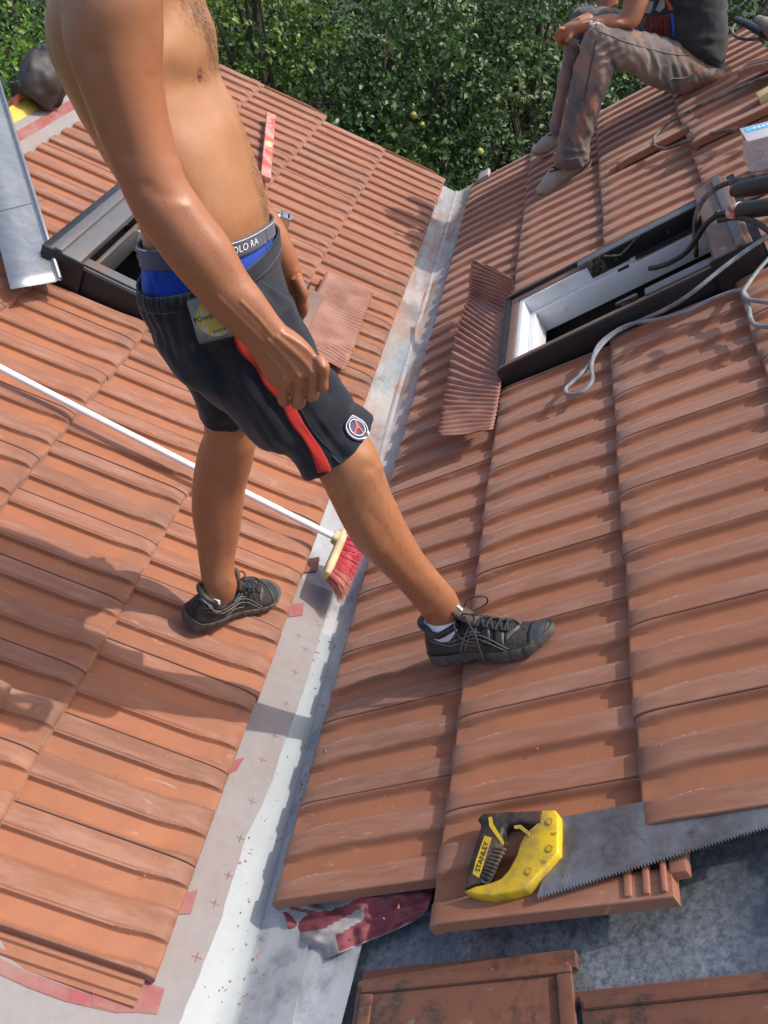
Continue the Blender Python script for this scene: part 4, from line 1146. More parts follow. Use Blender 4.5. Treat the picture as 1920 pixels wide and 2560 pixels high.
def window(pl, rect, label, far_open, covered, H):
    s0, s1, y0, y1 = rect
    root = thing('skylight', label, 'skylight', loc(pl, s0, y0, 0))
    ax = (SLV[pl], np.array([0, 1.0, 0]), UPV[pl])
    def bx(name, sa, sb, ya, yb, ha, hb, mat, par=root, bev=.003):
        b = MB(); b.box(loc(pl, (sa + sb) / 2, (ya + yb) / 2, (ha + hb) / 2), ax, ((sb - sa) / 2, (yb - ya) / 2, (hb - ha) / 2), bev); return b.build(name, mat, par)
    # outer coated flashing on the four sides
    side = bx('side_flashing', s0 + .012, s1 - .03, y0 + .012, y0 + .034, -.032, H, M['flash_black'])
    bx('side_flashing', s0 + .012, s1 - .03, y1 - .034, y1 - .012, -.045, H, M['flash_black'])
    bx('bottom_flashing', s0 + .004, s0 + .026, y0 + .0125, y1 - .0125, -.045, H - .004, M['flash_black'])
    # wood frame rails with white lining inside
    ia, ib, ya, yb = s0 + .10, s1 - .10, y0 + .085, y1 - .085
    fr = bx('frame_rail', s0 + .027, s1 - .06, y0 + .0345, y0 + .072, -.05, H - .010, M['cover'])
    bx('frame_rail', s0 + .027, s1 - .06, y1 - .072, y1 - .0345, -.05, H - .010, M['cover'])
    bx('frame_rail', s0 + .0265, s0 + .058, y0 + .0725, y1 - .0725, -.05, H - .012, M['cover'])
    # lining: far face in two steps, bottom face, near and top faces
    bx('lining', s0 + .06, s1 - .10, y1 - .086, y1 - .0725, -.03, H - .014, M['liner'])
    bx('lining', s0 + .075, s1 - .10, y1 - .108, y1 - .0865, -.10, -.012, M['liner'])
    bx('lining', s0 + .0585, s0 + .076, y0 + .073, y1 - .073, -.03, H - .016, M['liner'])
    bx('lining', s0 + .0765, s0 + .098, y0 + .08, y1 - .109, -.10, -.012, M['liner'])
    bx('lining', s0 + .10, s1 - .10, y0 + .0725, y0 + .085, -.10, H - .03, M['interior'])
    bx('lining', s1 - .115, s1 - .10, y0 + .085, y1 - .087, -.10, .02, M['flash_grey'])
    b = MB(); c = loc(pl, s0 + .19, y1 - .1085, -.05); b.tube([c, c - np.array([0, .003, 0])], .011, 14); b.tube([c, c - np.array([0, .005, 0])], .005, 10); b.build('screw_cap', M['white_paint'], root)
    # dark attic below
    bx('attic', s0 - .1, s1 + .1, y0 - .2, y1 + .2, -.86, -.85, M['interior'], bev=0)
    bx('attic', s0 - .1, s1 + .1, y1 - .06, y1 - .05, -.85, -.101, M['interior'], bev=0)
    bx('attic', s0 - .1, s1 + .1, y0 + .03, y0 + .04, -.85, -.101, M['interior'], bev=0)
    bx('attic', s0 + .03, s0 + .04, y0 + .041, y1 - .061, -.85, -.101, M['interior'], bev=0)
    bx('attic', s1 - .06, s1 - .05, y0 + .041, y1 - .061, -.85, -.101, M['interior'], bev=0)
    # metal covers on top of the rails
    hc = M['cover'] if not covered else M['flash_grey']
    k0 = s0 + (.52 if not covered else .01)
    cv = [(k0, s1 - .075, y0 + .036, y0 + .082)] + ([(s0 + .30, s1 - .075, y1 - .082, y1 - .036)] if not covered else [(s0 + .01, s1 - .075, y1 - .082, y1 - .036), (s0 + .01, s0 + .075, y0 + .083, y1 - .083)])
    for (a, c2, d, e) in cv:
        bx('rail_cover', a, c2, d, e, H - .009, H + .008, M['flash_grey'], bev=.005)
    for d in (y0 + .023, y1 - .023):
        b = MB(); b.tube([loc(pl, s0 + .02, d, H + .002), loc(pl, s1 - .08, d, H + .002)], .004, 6); b.build('edge_bead', hc, root)
    # hood over the upper end
    hd = bx('hood', s1 - .105, s1 + .004, y0 + .004, y1 - .004, H - .002, H + .030, M['cover'] if not covered else M['flash_grey'], bev=.008)
    bx('hood_lip', s1 + .0045, s1 + .030, y0 + .008, y1 - .008, H - .05, H + .022, M['flash_black'], hd)
    bx('hood_ridge', s1 - .040, s1 - .012, y0 + .002, y1 - .002, H + .0305, H + .040, M['flash_grey'], hd, .004)
    bx('hood_end', s1 - .12, s1 + .02, y0 - .002, y0 + .0035, -.03, H + .028, M['flash_black'], hd, .002)
    if far_open:
        # pivot hardware on the far rail
        b = MB()
        b.box(loc(pl, s0 + .40, y1 - .089, H - .025), ax, (.07, .003, .032), .002); b.build('hinge_plate', M['hinge'], root)
        b = MB(); b.box(loc(pl, s0 + .56, y1 - .0895, H - .022), ax, (.17, .003, .030), .002); b.build('pivot_rail', M['flash_black'], root)
        b = MB(); b.tube([loc(pl, s0 + .40, y1 - .10, H + .002), loc(pl, s0 + .45, y1 - .105, H - .02), loc(pl, s0 + .50, y1 - .10, H - .004), loc(pl, s0 + .53, y1 - .10, H + .01)], .005, 8); b.build('hinge_arm', M['hinge'], root)
        for q in (.36, .43, .62): 
            b = MB(); c = loc(pl, s0 + q, y1 - .0925, H - .03); b.tube([c, c - np.array([0, .005, 0])], .006, 10); b.build('screw', M['steel'], root)
        b = MB(); b.box(loc(pl, s0 + .44, y1 - .105, -.012), ax, (.02, .004, .004), .001); b.box(loc(pl, s0 + .72, y1 - .100, .0), ax, (.23, .008, .004), .001); b.build('seal', M['rubber'], root)
        b = MB(); b.box(loc(pl, s0 + .46, y0 + .080, H - .004), ax, (.035, .008, .008), .002); b.build('latch', M['hinge'], root)
    return root

wR = window('R', SKY_R, 'open roof window with white lining and black frame on the right slope', True, False, .056)
wL = window('L', SKY_L, 'dark grey roof window partly hidden behind the striding man', False, True, .068)

def apron(pl, top, free, nrib, par, hfun, extra=None, amp=.0032):
    """pleated foil: top = pixels along its fixed edge, free = pixels along its loose edge"""
    n = nrib * 6
    A = np.array(spline(top, 10)); B = np.array(spline(free, 10))
    f = lambda X, t: np.array([np.interp(t, np.linspace(0, 1, len(X)), X[:, i]) for i in range(2)])
    P = []
    for k in range(n):
        t = k / (n - 1); row = []
        a, c2 = f(A, t), f(B, t)
        for w in np.linspace(0, 1, 14):
            h = hfun(t, w)
            rib = amp * math.sin(2 * math.pi * (k / 6 + .8 * vnoise(t * 9, w * 2, 4))) * (.45 + .55 * w) * (.6 + .8 * vnoise(t * 14, w * 3, 8))
            p = on(a * (1 - w) + c2 * w, pl, h) + UPV[pl] * rib
            row.append(p)
        P.append(row)
    b = MB(); b.grid(P); o = b.build('apron', M['pleat'], par, flat_angle=None)
    return bake(o, [('SOLIDIFY', dict(thickness=.0018, offset=0))])
apron('R', [(1107, 600), (1106, 640), (1100, 700), (1090, 770), (1082, 830), (1074, 880), (1064, 929)], [(1020, 556), (1014, 600), (1013, 634), (998, 678), (980, 742), (965, 830), (953, 890), (945, 944)], 36, wR,
      lambda t, w: .018 + .045 * w * (.3 + .7 * abs(math.sin(t * 4.2 + .4))) + .095 * (1 - w * .3) * max(0, .26 - t) / .26 - .02 * w * math.exp(-((t - .30) / .05) ** 2), amp=.0068)
apron('L', [(706, 585), (690, 618), (672, 652), (654, 694), (636, 735)], [(806, 632), (800, 652), (788, 680), (776, 720), (762, 760), (744, 803)], 34, wL, lambda t, w: .020 + .012 * w + .006 * math.sin(t * 9), amp=.0058)
b = MB(); b.box(loc('L', .335, 3.06, .030), (SLV['L'], (0, 1, 0), UPV['L']), (.03, .15, .004), .002); b.build('bottom_plate', M['cover'], wL)

# ================================================================== hand saw
saw = thing('hand_saw', 'hand saw with yellow and black handle and long toothed blade lying on the lowest tiles', 'saw', on((1130, 1870), 'R', -.005))
def zz(p): return (829.5 + .5 * p[0], 1434.4 + .5 * p[1])
BH = lambda q: -.006
def bl(q, h=0.0):
    p = on(q, 'R', .0); s = (p[0] - P0['R'][0]) / CT
    hh = .006 - max(0, s - .46) * .052
    return on(q, 'R', hh + h)
teeth = []
a, c2 = np.array([1162.0, 1944.0]), np.array([1800.0, 1748.0])
nT_ = 92
edge3 = [bl(a * (1 - t) + c2 * t) for t in np.linspace(0, 1, nT_ * 2 + 1)]
inn = UPV['R'] * 0
per = np.cross(edge3[-1] - edge3[0], UPV['R']); per /= np.linalg.norm(per)
if (bl((1212, 1766)) - edge3[0]) @ per < 0: per = -per
poly = [p - per * (.0048 if i % 2 else 0) if False else (p + per * (0 if i % 2 else .0062)) for i, p in enumerate(edge3)]
top = [bl(np.array([1800.0, 1655.0]) * (1 - t) + np.array([1212.0, 1766.0]) * t) for t in np.linspace(0, 1, nT_ * 2 + 1)][::-1]
b = MB()
th = UPV['R'] * .0011
for (sg) in (0, 1):
    rows = [[e + th * sg, e * .93 + t * .07 + th * sg, e * .5 + t * .5 + th * sg, t + th * sg] for e, t in zip(poly, top)]
    b.grid(rows)
b.grid([[e, e + th] for e in poly]); b.grid([[e, e + th] for e in top])
nb = N('worn_saw_steel')
r1 = nb.noise(9, 6, .7)
cc = nb.mix(nb.ramp(r1, [(.38, 0), (.6, 1)]), (.15, .14, .135), (.30, .30, .31)); cc = nb.mix(nb.ramp(nb.noise(26, 6, .7), [(.56, 0), (.7, .8)]), cc, (.12, .07, .045))
nb.set(color=cc, metal=.75, rough=nb.ramp(r1, [(.3, .55), (.65, .36)])); nb.bump(nb.noise(150, 3, .6, 0, (1, .1, 1)), .06, .0005)
b.build('blade', nb.m, saw, smooth=False)
M['saw_yellow'] = simple('yellow_plastic', (.68, .44, .012), .38, 0, .06, 20, .05, dirt=(.4, .27, .05), dscale=24)
M['saw_black'] = simple('black_grip_rubber', (.022, .02, .018), .6, 0, .2, 40, .2, dirt=(.10, .065, .045), dscale=22)
def handle(name, pairs, mat, ha, hb, rough_bev=.006, sub=5):
    A = np.array([[*o, *i] for o, i in pairs], float)
    A = np.array([A[i] * (1 - k / sub) + A[i + 1] * k / sub for i in range(len(A) - 1) for k in range(sub)] + [A[-1]]); rings = []
    for r in A:
        o_, i_ = np.array(zz(r[:2])), np.array(zz(r[2:]))
        O, I = on(o_, 'R', (ha + hb) / 2), on(i_, 'R', (ha + hb) / 2); d = (O - I); L_ = np.linalg.norm(d); d /= L_; m = (O + I) / 2; hh = (hb - ha) / 2; e = L_ / 2; q = min(rough_bev, e * .45)
        U = UPV['R']
        rings.append([m + d * x + U * y for x, y in [(e, -hh + q), (e, hh - q), (e - q * .3, hh - q * .3), (e - q, hh), (-e + q, hh), (-e + q * .3, hh - q * .3), (-e, hh - q), (-e, -hh + q), (-e + q, -hh), (e - q, -hh)]])
    b = MB(); b.loft(rings); return b.build(name, mat, saw, flat_angle=50)
handle('handle', [((700, 647), (688, 706)), ((752, 646), (640, 740)), ((767, 668), (634, 745)), ((768, 740), (615, 762)), ((766, 830), (600, 792)), ((705, 900), (586, 842)), ((628, 984), (552, 905)), ((560, 1004), (518, 942)), ((470, 1018), (474, 960)), ((402, 1012), (446, 968)), ((362, 1000), (425, 974))], M['saw_yellow'], -.012, .014, .0045)
handle('grip', [((361, 984), (447, 958)), ((378, 900), (472, 905)), ((398, 825), (500, 842)), ((425, 748), (517, 786)), ((432, 712), (522, 752)), ((417, 688), (532, 722)), ((440, 662), (552, 706)), ((560, 652), (592, 698)), ((693, 648), (690, 708))], M['saw_black'], -.012, .0165, .006)
b = MB()
for k in range(9):
    t = k / 8; c1 = np.array([447, 925]) * (1 - t) + np.array([515, 800]) * t; c0 = np.array([425, 915]) * (1 - t) + np.array([483, 795]) * t
    b.tube([on(zz(c0), 'R', .016), on(zz(c1), 'R', .0155), on(zz(c1 + np.array([8, 3])), 'R', .010)], .0034, 6)
b.build('grip_ribs', M['saw_black'], saw)
def inlay(name, pts, h, mat, up=.0012):
    b = MB(); b.prism([on(zz(p), 'R', h) for p in pts], UPV['R'] * up); return b.build(name, mat, saw, smooth=False)
inlay('name_plate', [(436, 742), (466, 752), (411, 926), (384, 908), (398, 850)], .0160, M['saw_yellow'])
inlay('yellow_edge', [(452, 664), (466, 660), (472, 690), (520, 770), (514, 784), (456, 702)], .0160, M['saw_yellow'])
inlay('finger_guard', [(562, 700), (592, 696), (632, 728), (630, 745), (586, 712), (566, 714)], .0160, M['saw_yellow'])
def sawtext(name, txt, c, d, size, h, mat, w=1.0):
    c = np.array(c, float); d = np.array(d, float); d /= np.linalg.norm(d); e = np.array([d[1], -d[0]])
    lettering(name, txt, lambda x, y: on(zz(c + d * x * size * w + e * y * size), 'R', h), mat, saw, True)
sawtext('lettering', 'STANLEY', (424, 832), (47, -150), 21, .0178, M['ink'], 1.12)
M['ink_y'] = simple('amber_moulding', (.42, .26, .01), .5, bump=0)
sawtext('lettering', '90°', (735, 735), (1, -.05), 15, .0146, M['ink_y'])
sawtext('lettering', '45°', (690, 856), (.75, .35), 15, .0146, M['ink_y'])
for c in ((715, 683), (715, 800), (625, 897)):
    b = MB(); p = on(zz(c), 'R', .0136); b.tube([p, p + UPV['R'] * .002], .0048, 16); b.build('bolt', M['saw_yellow'], saw)
    b = MB(); ring_ = ring(p + UPV['R'] * .001, SLV['R'] * .0062, np.array([0, .0062, 0]), 2, 20); b.tube(ring_ + [ring_[0]], .0009, 5, cap=False); b.build('bolt_ring', M['ink_y'], saw)

# ================================================================== broom
br = thing('broom', 'broom with long white pole and red bristles lying across the left tiles into the valley', 'broom', on((735, 1170), 'L', .0))
p1, p0_ = on((722, 1160), 'L', .062), on((-70, 758), 'L', .030)
b = MB(); b.tube([p0_ * (1 - t) + p1 * t - UPV['L'] * .004 * math.sin(t * 3.1) for t in np.linspace(0, 1, 12)], .0098, 16); b.build('pole', simple('white_painted_pole', (.80, .80, .79), .35, bump=.03, var=.04), br)
A_, B_ = on((740, 1160), 'L', .066), on((703, 1246), 'L', .050)
ld = B_ - A_; ln = np.linalg.norm(ld); ld /= ln
bd = np.array([.86, -.10, -.50]); bd -= ld * (bd @ ld); bd /= np.linalg.norm(bd)    # way the bristles point
nd = np.cross(ld, bd)
M['cream'] = simple('cream_broom_head', (.58, .47, .25), .5, 0, .08, 14, .06, dirt=(.42, .33, .17), dscale=12)
b = MB()
rings = []
for t, w, h in [(0, .008, .016), (.02, .012, .021), (.2, .013, .022), (.8, .013, .022), (.97, .011, .018), (1, .006, .010)]:
    c = A_ + ld * ln * t; rings.append(ring(c, bd * w, nd * h, 3.2, 20))
b.loft(rings); hd_ = b.build('broom_head', M['cream'], br, flat_angle=50)
b = MB(); ax_ = (p1 - p0_) / np.linalg.norm(p1 - p0_)
sc_ = A_ + ld * ln * .18
b.loft([ring(p1 - ax_ * .004, ld * .017, nd * .016, 3, 20), ring(p1 + ax_ * .012, ld * .022, nd * .019, 3.5, 20), ring(sc_ - bd * .010, ld * .052, nd * .019, 3.5, 20), ring(sc_ + bd * .002, ld * .058, nd * .020, 3.5, 20)])
b.build('socket', M['cream'], hd_, flat_angle=50)
nb = N('red_bristle'); at = nb.node('ShaderNodeAttribute', attribute_name='tile'); sp = nb.node('ShaderNodeSeparateColor'); nb.link(at.outputs['Color'], sp.inputs[0])
nb.set(color=nb.mix(sp.outputs[0], (.72, .07, .11), (.68, .40, .25)), rough=.55); M['bristle'] = nb.m
b = MB(); at_ = []
rb = random.Random(8)
for i in range(34):
    for j in range(7):
        for _ in range(3):
            t = (i + .5 + rb.uniform(-.4, .4)) / 34; o = (j - 3) / 3 * .015 + rb.uniform(-.002, .002)
            s_ = A_ + ld * ln * t + nd * o + bd * .008
            L_ = .066 * rb.uniform(.85, 1.08); fl = ld * ((t - .35) * .05 + rb.uniform(-.008, .008)) + nd * (o * .9 + rb.uniform(-.006, .006)) - UPV['L'] * .012
            k = len(b.v); b.tube([s_, s_ + bd * L_ * .5 + fl * .3, s_ + bd * L_ + fl], [.0011, .0010, .0005], 4)
            pale = max(0, min(1, (t - .62) / .25)) * rb.uniform(.5, 1) if rb.random() < .9 else .6
            at_ += [[pale * (.4 + .6 * (q // 4) / 2), 0, 0, 1] for q in range(len(b.v) - k)]
o = mk('bristles', b.v, b.f, M['bristle'], br, True, attr=at_)

# ================================================================== things lying on the left slope
# spirit level
lv = thing('spirit_level', 'worn red spirit level with flaking paint lying on the upper left tiles', 'spirit level', loc('L', .9, 4.4, .02))
n = N('flaking_red_paint'); n.set(color=n.mix(n.ramp(n.noise(11, 6, .7), [(.46, 0), (.57, 1)]), (.52, .075, .05), (.46, .28, .23)), rough=.5); M['level_red'] = n.m
a, c2 = on((585, 249), 'L', .03), on((573, 386), 'L', .03); dl_ = c2 - a; ll = np.linalg.norm(dl_); dl_ /= ll; wl_ = np.cross(UPV['L'], dl_)
b = MB(); b.box((a + c2) / 2, (dl_, wl_, UPV['L']), (ll / 2, .024, .011), .003); b.build('bar', M['level_red'], lv)
for t in (.03, .97):
    b = MB(); b.box(a + dl_ * ll * t, (dl_, wl_, UPV['L']), (.022, .0255, .0125), .003); b.build('end_cap', simple('pink_end_cap', (.45, .2, .17), .6, bump=0), lv)
b = MB(); b.box(a + dl_ * ll * .52, (dl_, wl_, UPV['L']), (.03, .015, .0122), .004); b.build('vial', simple('yellow_vial', (.6, .5, .2), .2, bump=0), lv)
b = MB(); c = a + dl_ * ll * .9 + UPV['L'] * .011; b.tube([c, c + UPV['L'] * .001], .008, 14); b.build('hang_hole', simple('dull_pink', (.5, .25, .2), .6, bump=0), lv)
# little tube with metal bracket
tb = thing('pipe_fitting', 'small white tube with shiny metal bracket on tiles behind the belly', 'fitting', on((605, 475), 'L', .02))
a = on((575, 462), 'L', .03); c2 = on((606, 474), 'L', .03)
b = MB(); b.tube([a, c2], .019, 14); b.build('tube', simple('cream_plastic_tube', (.62, .58, .44), .5), tb)
b = MB(); dx_ = (c2 - a) / np.linalg.norm(c2 - a); sd_ = np.cross(UPV['L'], dx_)
for o in (-1, 1): b.box(c2 + sd_ * .026 * o + dx_ * .012, (dx_, sd_, UPV['L']), (.022, .004, .03), .002)
b.box(c2 + dx_ * .036, (dx_, sd_, UPV['L']), (.004, .03, .03), .002); b.box(c2 + dx_ * .012 + UPV['L'] * .028, (dx_, sd_, UPV['L']), (.012, .025, .003), .001)
b.build('bracket', M['steel'], tb)
# grey zinc flashing strip leaning over the ridge
zs = thing('flashing_strip', 'long bare zinc flashing strip with rolled edge leaning over the left ridge', 'flashing', on((100, 560), 'L', .05))
nz = N('bare_sheet_zinc'); r1 = nz.noise(4, 5, .6); nz.set(color=nz.mix(nz.ramp(nz.noise(30, 6, .7), [(.4, 0), (.7, 1)]), (.31, .315, .32), (.40, .405, .41)), metal=.7, rough=nz.ramp(r1, [(.3, .32), (.7, .5)])); nz.bump(nz.noise(3, 3), .25, .01); M['sheet_zinc'] = nz.m
q0, q1 = on((129, 606), 'L', .055), on((-4, 175), 'L', .075)
l0 = on((23, 623), 'L', .050); u_ = q1 - q0; wv = l0 - q0
b = MB(); rows = []
for t in np.linspace(0, 1.25, 26):
    e = q0 + u_ * t; rows.append([e + UPV['L'] * .004, e + UPV['L'] * .001 + wv * .05, e + wv * .08 - UPV['L'] * .004, e + wv * .5 - UPV['L'] * (.004 + .003 * math.sin(t * 6)), e + wv - UPV['L'] * .004])
b.grid(rows); o = b.build('sheet', M['sheet_zinc'], zs, flat_angle=30); bake(o, [('SOLIDIFY', dict(thickness=.0012, offset=-1))])
b = MB(); P_ = [q0 + u_ * t + UPV['L'] * .006 for t in (0, .3, .6, 1.25)]; rings = [ring(p, wv / np.linalg.norm(wv) * .0075, UPV['L'] * .0075, 2, 14) for p in P_]; b.loft(rings, cap=False); o = b.build('rolled_edge', M['sheet_zinc'], zs); bake(o, [('SOLIDIFY', dict(thickness=.0012, offset=-1))])
b = MB(); m0, m1 = on((97, 431), 'L', .0), on((-6, 457), 'L', .0)
def onsheet(q):
    n_ = np.cross(u_, wv); n_ /= np.linalg.norm(n_); w = ray(q); base_ = q0 - UPV['L'] * .0022; return CAMPOS + w * (((base_ - CAMPOS) @ n_) / (w @ n_))
b.tube([onsheet((97, 431)), onsheet((60, 441)), onsheet((-6, 457))], .0011, 5); b.build('pencil_line', simple('pencil', (.08, .08, .1), .7, bump=0), zs)
# ridge: underlay, yellow strip, tiles of the slope behind
rg = thing('roof_ridge', 'unfinished left ridge with yellow foam strip and red striped underlay', 'ridge', loc('L', 1.65, 3.5, 0))
def strip3(name, s0, s1, h0, h1, mat, y0=1.6, y1=5.25, wob=.004):
    rows = []
    for y in np.linspace(y0, y1, 60): rows.append([loc('L', s0 + (s1 - s0) * t, y, h0 + (h1 - h0) * t + wob * (vnoise(y * 6, t * 3, 31) - .5)) for t in np.linspace(0, 1, 4)])
    b = MB(); b.grid(rows); return b.build(name, mat, rg)
strip3('underlay_strip', 1.59, 1.66, -.05, -.035, M['underlay']); strip3('red_stripe', 1.66, 1.70, -.035, -.025, M['under_red']); strip3('underlay_strip', 1.70, 1.735, -.025, -.02, M['underlay'])
strip3('foam_strip', 1.735, 1.80, -.022, -.005, simple('yellow_foam', (.62, .42, .07), .8, scale=40), wob=.012)
acc = MB(); rows = []
for y in np.linspace(1.6, 5.25, 330):
    u = (y / TW) % 1; r_ = relief(np.array(u), np.array(.3))[0] * 2.0 + (.012 if u < .5 else 0)
    base = loc('L', 1.80, y, .02 + float(r_)); rows.append([base + np.array([-.0, 0, -.024]), base, base + np.array([-.03, 0, -.014]), base + np.array([-.42, 0, -.23])])
acc.grid(rows); acc.build('tile_row', simple('bright_orange_clay', (.48, .15, .06), .7), rg, flat_angle=30)
# dark bundle on the ridge
bg_ = thing('tarp_bundle', 'crumpled dark brown tarpaulin bundle sitting on the left ridge', 'bundle', loc('L', 1.74, 3.9, .05))
c = aty((98, 168), 3.75)
b = MB(); ball(b, c, ((.9, .2, .1), (-.2, 1, 0), (.1, 0, 1)), (.10, .16, .115), 40)
V_ = np.array(b.v); d_ = V_ - c; l_ = np.linalg.norm(d_, axis=1, keepdims=True)
th_ = np.arctan2(d_[:, 1], d_[:, 0]); ph_ = d_[:, 2] * 12
f_ = 1 + .22 * (vnoise(th_ * 2.2 + 20, ph_ + 20, 41) - .5) + .16 * (vnoise(th_ * 5 + 30, ph_ * 2.4 + 30, 42) - .5)
b.v = (c + d_ * f_[:, None]).tolist(); o = b.build('cloth', simple('dark_tarpaulin', (.035, .028, .027), .6, scale=12), bg_, flat_angle=None)

# ================================================================== spare and loose tiles
def spare(label, pl, i, y0, lift, u0=None, u1=None, t1=.43, ds=0.0, dy=0.0, rot=0.0, mat='clay', group=None, flip=None, t0=0.0):
    acc = ([], [], []); f = (pl == 'R') if flip is None else flip
    tile(pl, i, y0, y0 + TW, acc, .4, f, t0, t1, lift, u0, u1, dy, ds, rot=rot, solid=True)
    o = mk('roof_tile', acc[0], acc[1], M[mat], None, True, 42, attr=acc[2], base=loc(pl, i * S_ + ds, y0, lift)); return tag(o, label, 'roof tile', group)
spare('spare clay tile poking in at the left picture edge below the broom pole', 'L', 1, .842, .030, ds=.118)
spare('lifted clay tile lying askew on the right slope beside the looped thin cable', 'R', 3, 3.74, .040, ds=.015, rot=.03)
spare('narrow broken tile piece lying below the looped thin cable', 'R', 2, 4.02, .028, .0, .38, .36, ds=.10, rot=-.10)
def tipped(label, q, y, ux, uy, uz, mat='clay'):
    """a spare tile laid down by its own axes"""
    acc = ([], [], []); tile('R', 0, 0, TW, acc, .2, True, 0, .43, 0, solid=True)
    V = np.array(acc[0]) - P0['R']; s = V @ SLV['R']; h = V @ UPV['R']; c = aty(q, y)
    V = c + s[:, None] * np.array(ux) + (V[:, 1:2] - .11) * np.array(uy) + h[:, None] * np.array(uz)
    o = mk('roof_tile', V, acc[1], M[mat], None, True, 42, attr=acc[2], base=c); return tag(o, label, 'roof tile')
ex = np.array([.93, -.25, .30]); ex /= np.linalg.norm(ex); ey = np.array([.2, .95, -.1]); ey -= ex * (ey @ ex); ey /= np.linalg.norm(ey)
tipped('cut clay tile lying flat at the top right below the grinder', (1606, 140), 4.25, ex, ey, np.cross(ex, ey))
# flange of the lowest left tile and head ribs of the lowest right tile
b = MB(); rows = []
for t in np.concatenate([np.linspace(.022, .43, 14)]):
    e0 = .633 + .0005; r_ = []
    for dy_, h in [(0.004, -.020), (-.004, -.020), (-.007, -.014), (-.012, -.014), (-.015, -.021), (-.027, -.022), (-.030, -.016), (-.036, -.016), (-.039, -.023), (-.047, -.025), (-.0485, -.034), (-.0485, -.044)]:
        r_.append(loc('L', t + .0105, e0 + dy_, h - t * .0606 - .004))
    rows.append(r_)
b.grid(rows); P_ = rows[0]; b.add(P_ + [p - UPV['L'] * .012 for p in P_], [[i, i + 1, len(P_) + i + 1, len(P_) + i] for i in range(len(P_) - 1)])
attr_ = [[.1, .7, .5, 1]] * len(b.v)
mk('tile_flange', b.v, b.f, M['clay'], rootL, True, 40, attr=attr_)
b = MB()
for (s_, w_) in ((.742, .006), (.772, .005), (.80, .004)):
    b.box(loc('R', s_, .775, -.026), (SLV['R'], (0, 1, 0), UPV['R']), (w_, .045, .009), .003)
b.box(loc('R', .822, .790, -.036), (SLV['R'], (0, 1, 0), UPV['R']), (.014, .030, .012), .004)
mk('tile_head_ribs', b.v, b.f, M['clay'], rootR, True, 40, attr=[[.0, .9, .5, 1]] * len(b.v))

def old_tile(label, main, ledge, rims, h0):
    r = thing('old_tile', label, 'roof tile', on(main[0], 'R', h0), 'weathered old tiles on the zinc')
    def pr(name, poly, ha, hb, bev=.003):
        b = MB(); b.prism([on(p, 'R', ha) for p in poly], UPV['R'] * (hb - ha), bev=bev); mk(name, b.v, b.f, M['clay_old'], r, True, 40, attr=[[.5, .6, .6, 1]] * len(b.v))
    pr('field', main, h0, h0 + .018); pr('ledge', ledge, h0 - .002, h0 + .012)
    for q in rims: pr('rim', q, h0 + .0165, h0 + .025, .0035)
old_tile('weathered brown interlocking tile lying face up on grey zinc, at the bottom centre', [(786, 2128), (1236, 2086), (1262, 2330), (752, 2360)], [(796, 2104), (1249, 2058), (1253, 2098), (786, 2134)],
         [[(786, 2128), (1236, 2086), (1238, 2104), (784, 2149)], [(784, 2151), (808, 2149), (782, 2352), (756, 2354)], [(1206, 2108), (1238, 2105), (1259, 2318), (1222, 2322)]], -.096)
old_tile('weathered brown tile edge showing in the bottom right corner on grey zinc', [(1262, 2160), (1800, 2105), (1840, 2330), (1285, 2350)], [(1250, 2150), (1800, 2093), (1800, 2120), (1252, 2175)], [[(1262, 2162), (1800, 2107), (1803, 2128), (1264, 2184)]], -.092)

# crumpled piece of underlay pulled from below the tiles
n = N('crumpled_underlay'); at = n.node('ShaderNodeAttribute', attribute_name='tile'); sp = n.node('ShaderNodeSeparateColor'); n.link(at.outputs['Color'], sp.inputs[0])
n.set(color=n.mix(n.ramp(sp.outputs[0], [(.48, 0), (.52, 1)]), n.mix(n.noise(30, 5), (.26, .245, .235), (.34, .32, .31)), (.22, .055, .066)), rough=.8); n.bump(n.noise(22, 4), .3, .006); M['crumple'] = n.m
cr = thing('underlay_scrap', 'crumpled grey and red underlay scrap bulging out below the lowest right tiles', 'membrane', on((740, 2000), 'R', -.07))
L_, R__ = spline([(640, 1915), (604, 1948), (618, 1985), (632, 2035), (664, 2088)], 8), spline([(925, 1880), (935, 1915), (928, 1950), (915, 1975), (880, 1998)], 8)
P_, A2 = [], []
for i, (a, c2) in enumerate(zip(L_, R__)):
    t = i / (len(L_) - 1); row = []
    for w in np.linspace(0, 1, 46):
        q = np.array(a) * (1 - w) + np.array(c2) * w
        h = -.088 + .030 * math.sin(math.pi * min(1, t * 1.1)) * (1 - .5 * w) + .030 * (vnoise(w * 6 + 2, t * 4 + 3, 51) - .45) + .018 * (vnoise(w * 13, t * 9, 52) - .5) + .012 * abs(math.sin(w * 5 - t * 4))
        row.append(on(q, 'R', h))
        bnd = (.25 + .2 * math.sin(w * 5.5) < t < .52 + .16 * math.sin(w * 5.5 + .6)) or (w > .32 and t > .66 + .12 * math.sin(w * 6) and t < .97 and w < .9) or (w > .55 and t > .35 and t < .9)
        A2.append([float(bnd), 0, 0, 1])
    P_.append(row)
b = MB(); b.grid(P_); o = mk('cloth', b.v, b.f, M['crumple'], cr, True, attr=A2); bake(o, [('SUBSURF', dict(levels=1, render_levels=1))])

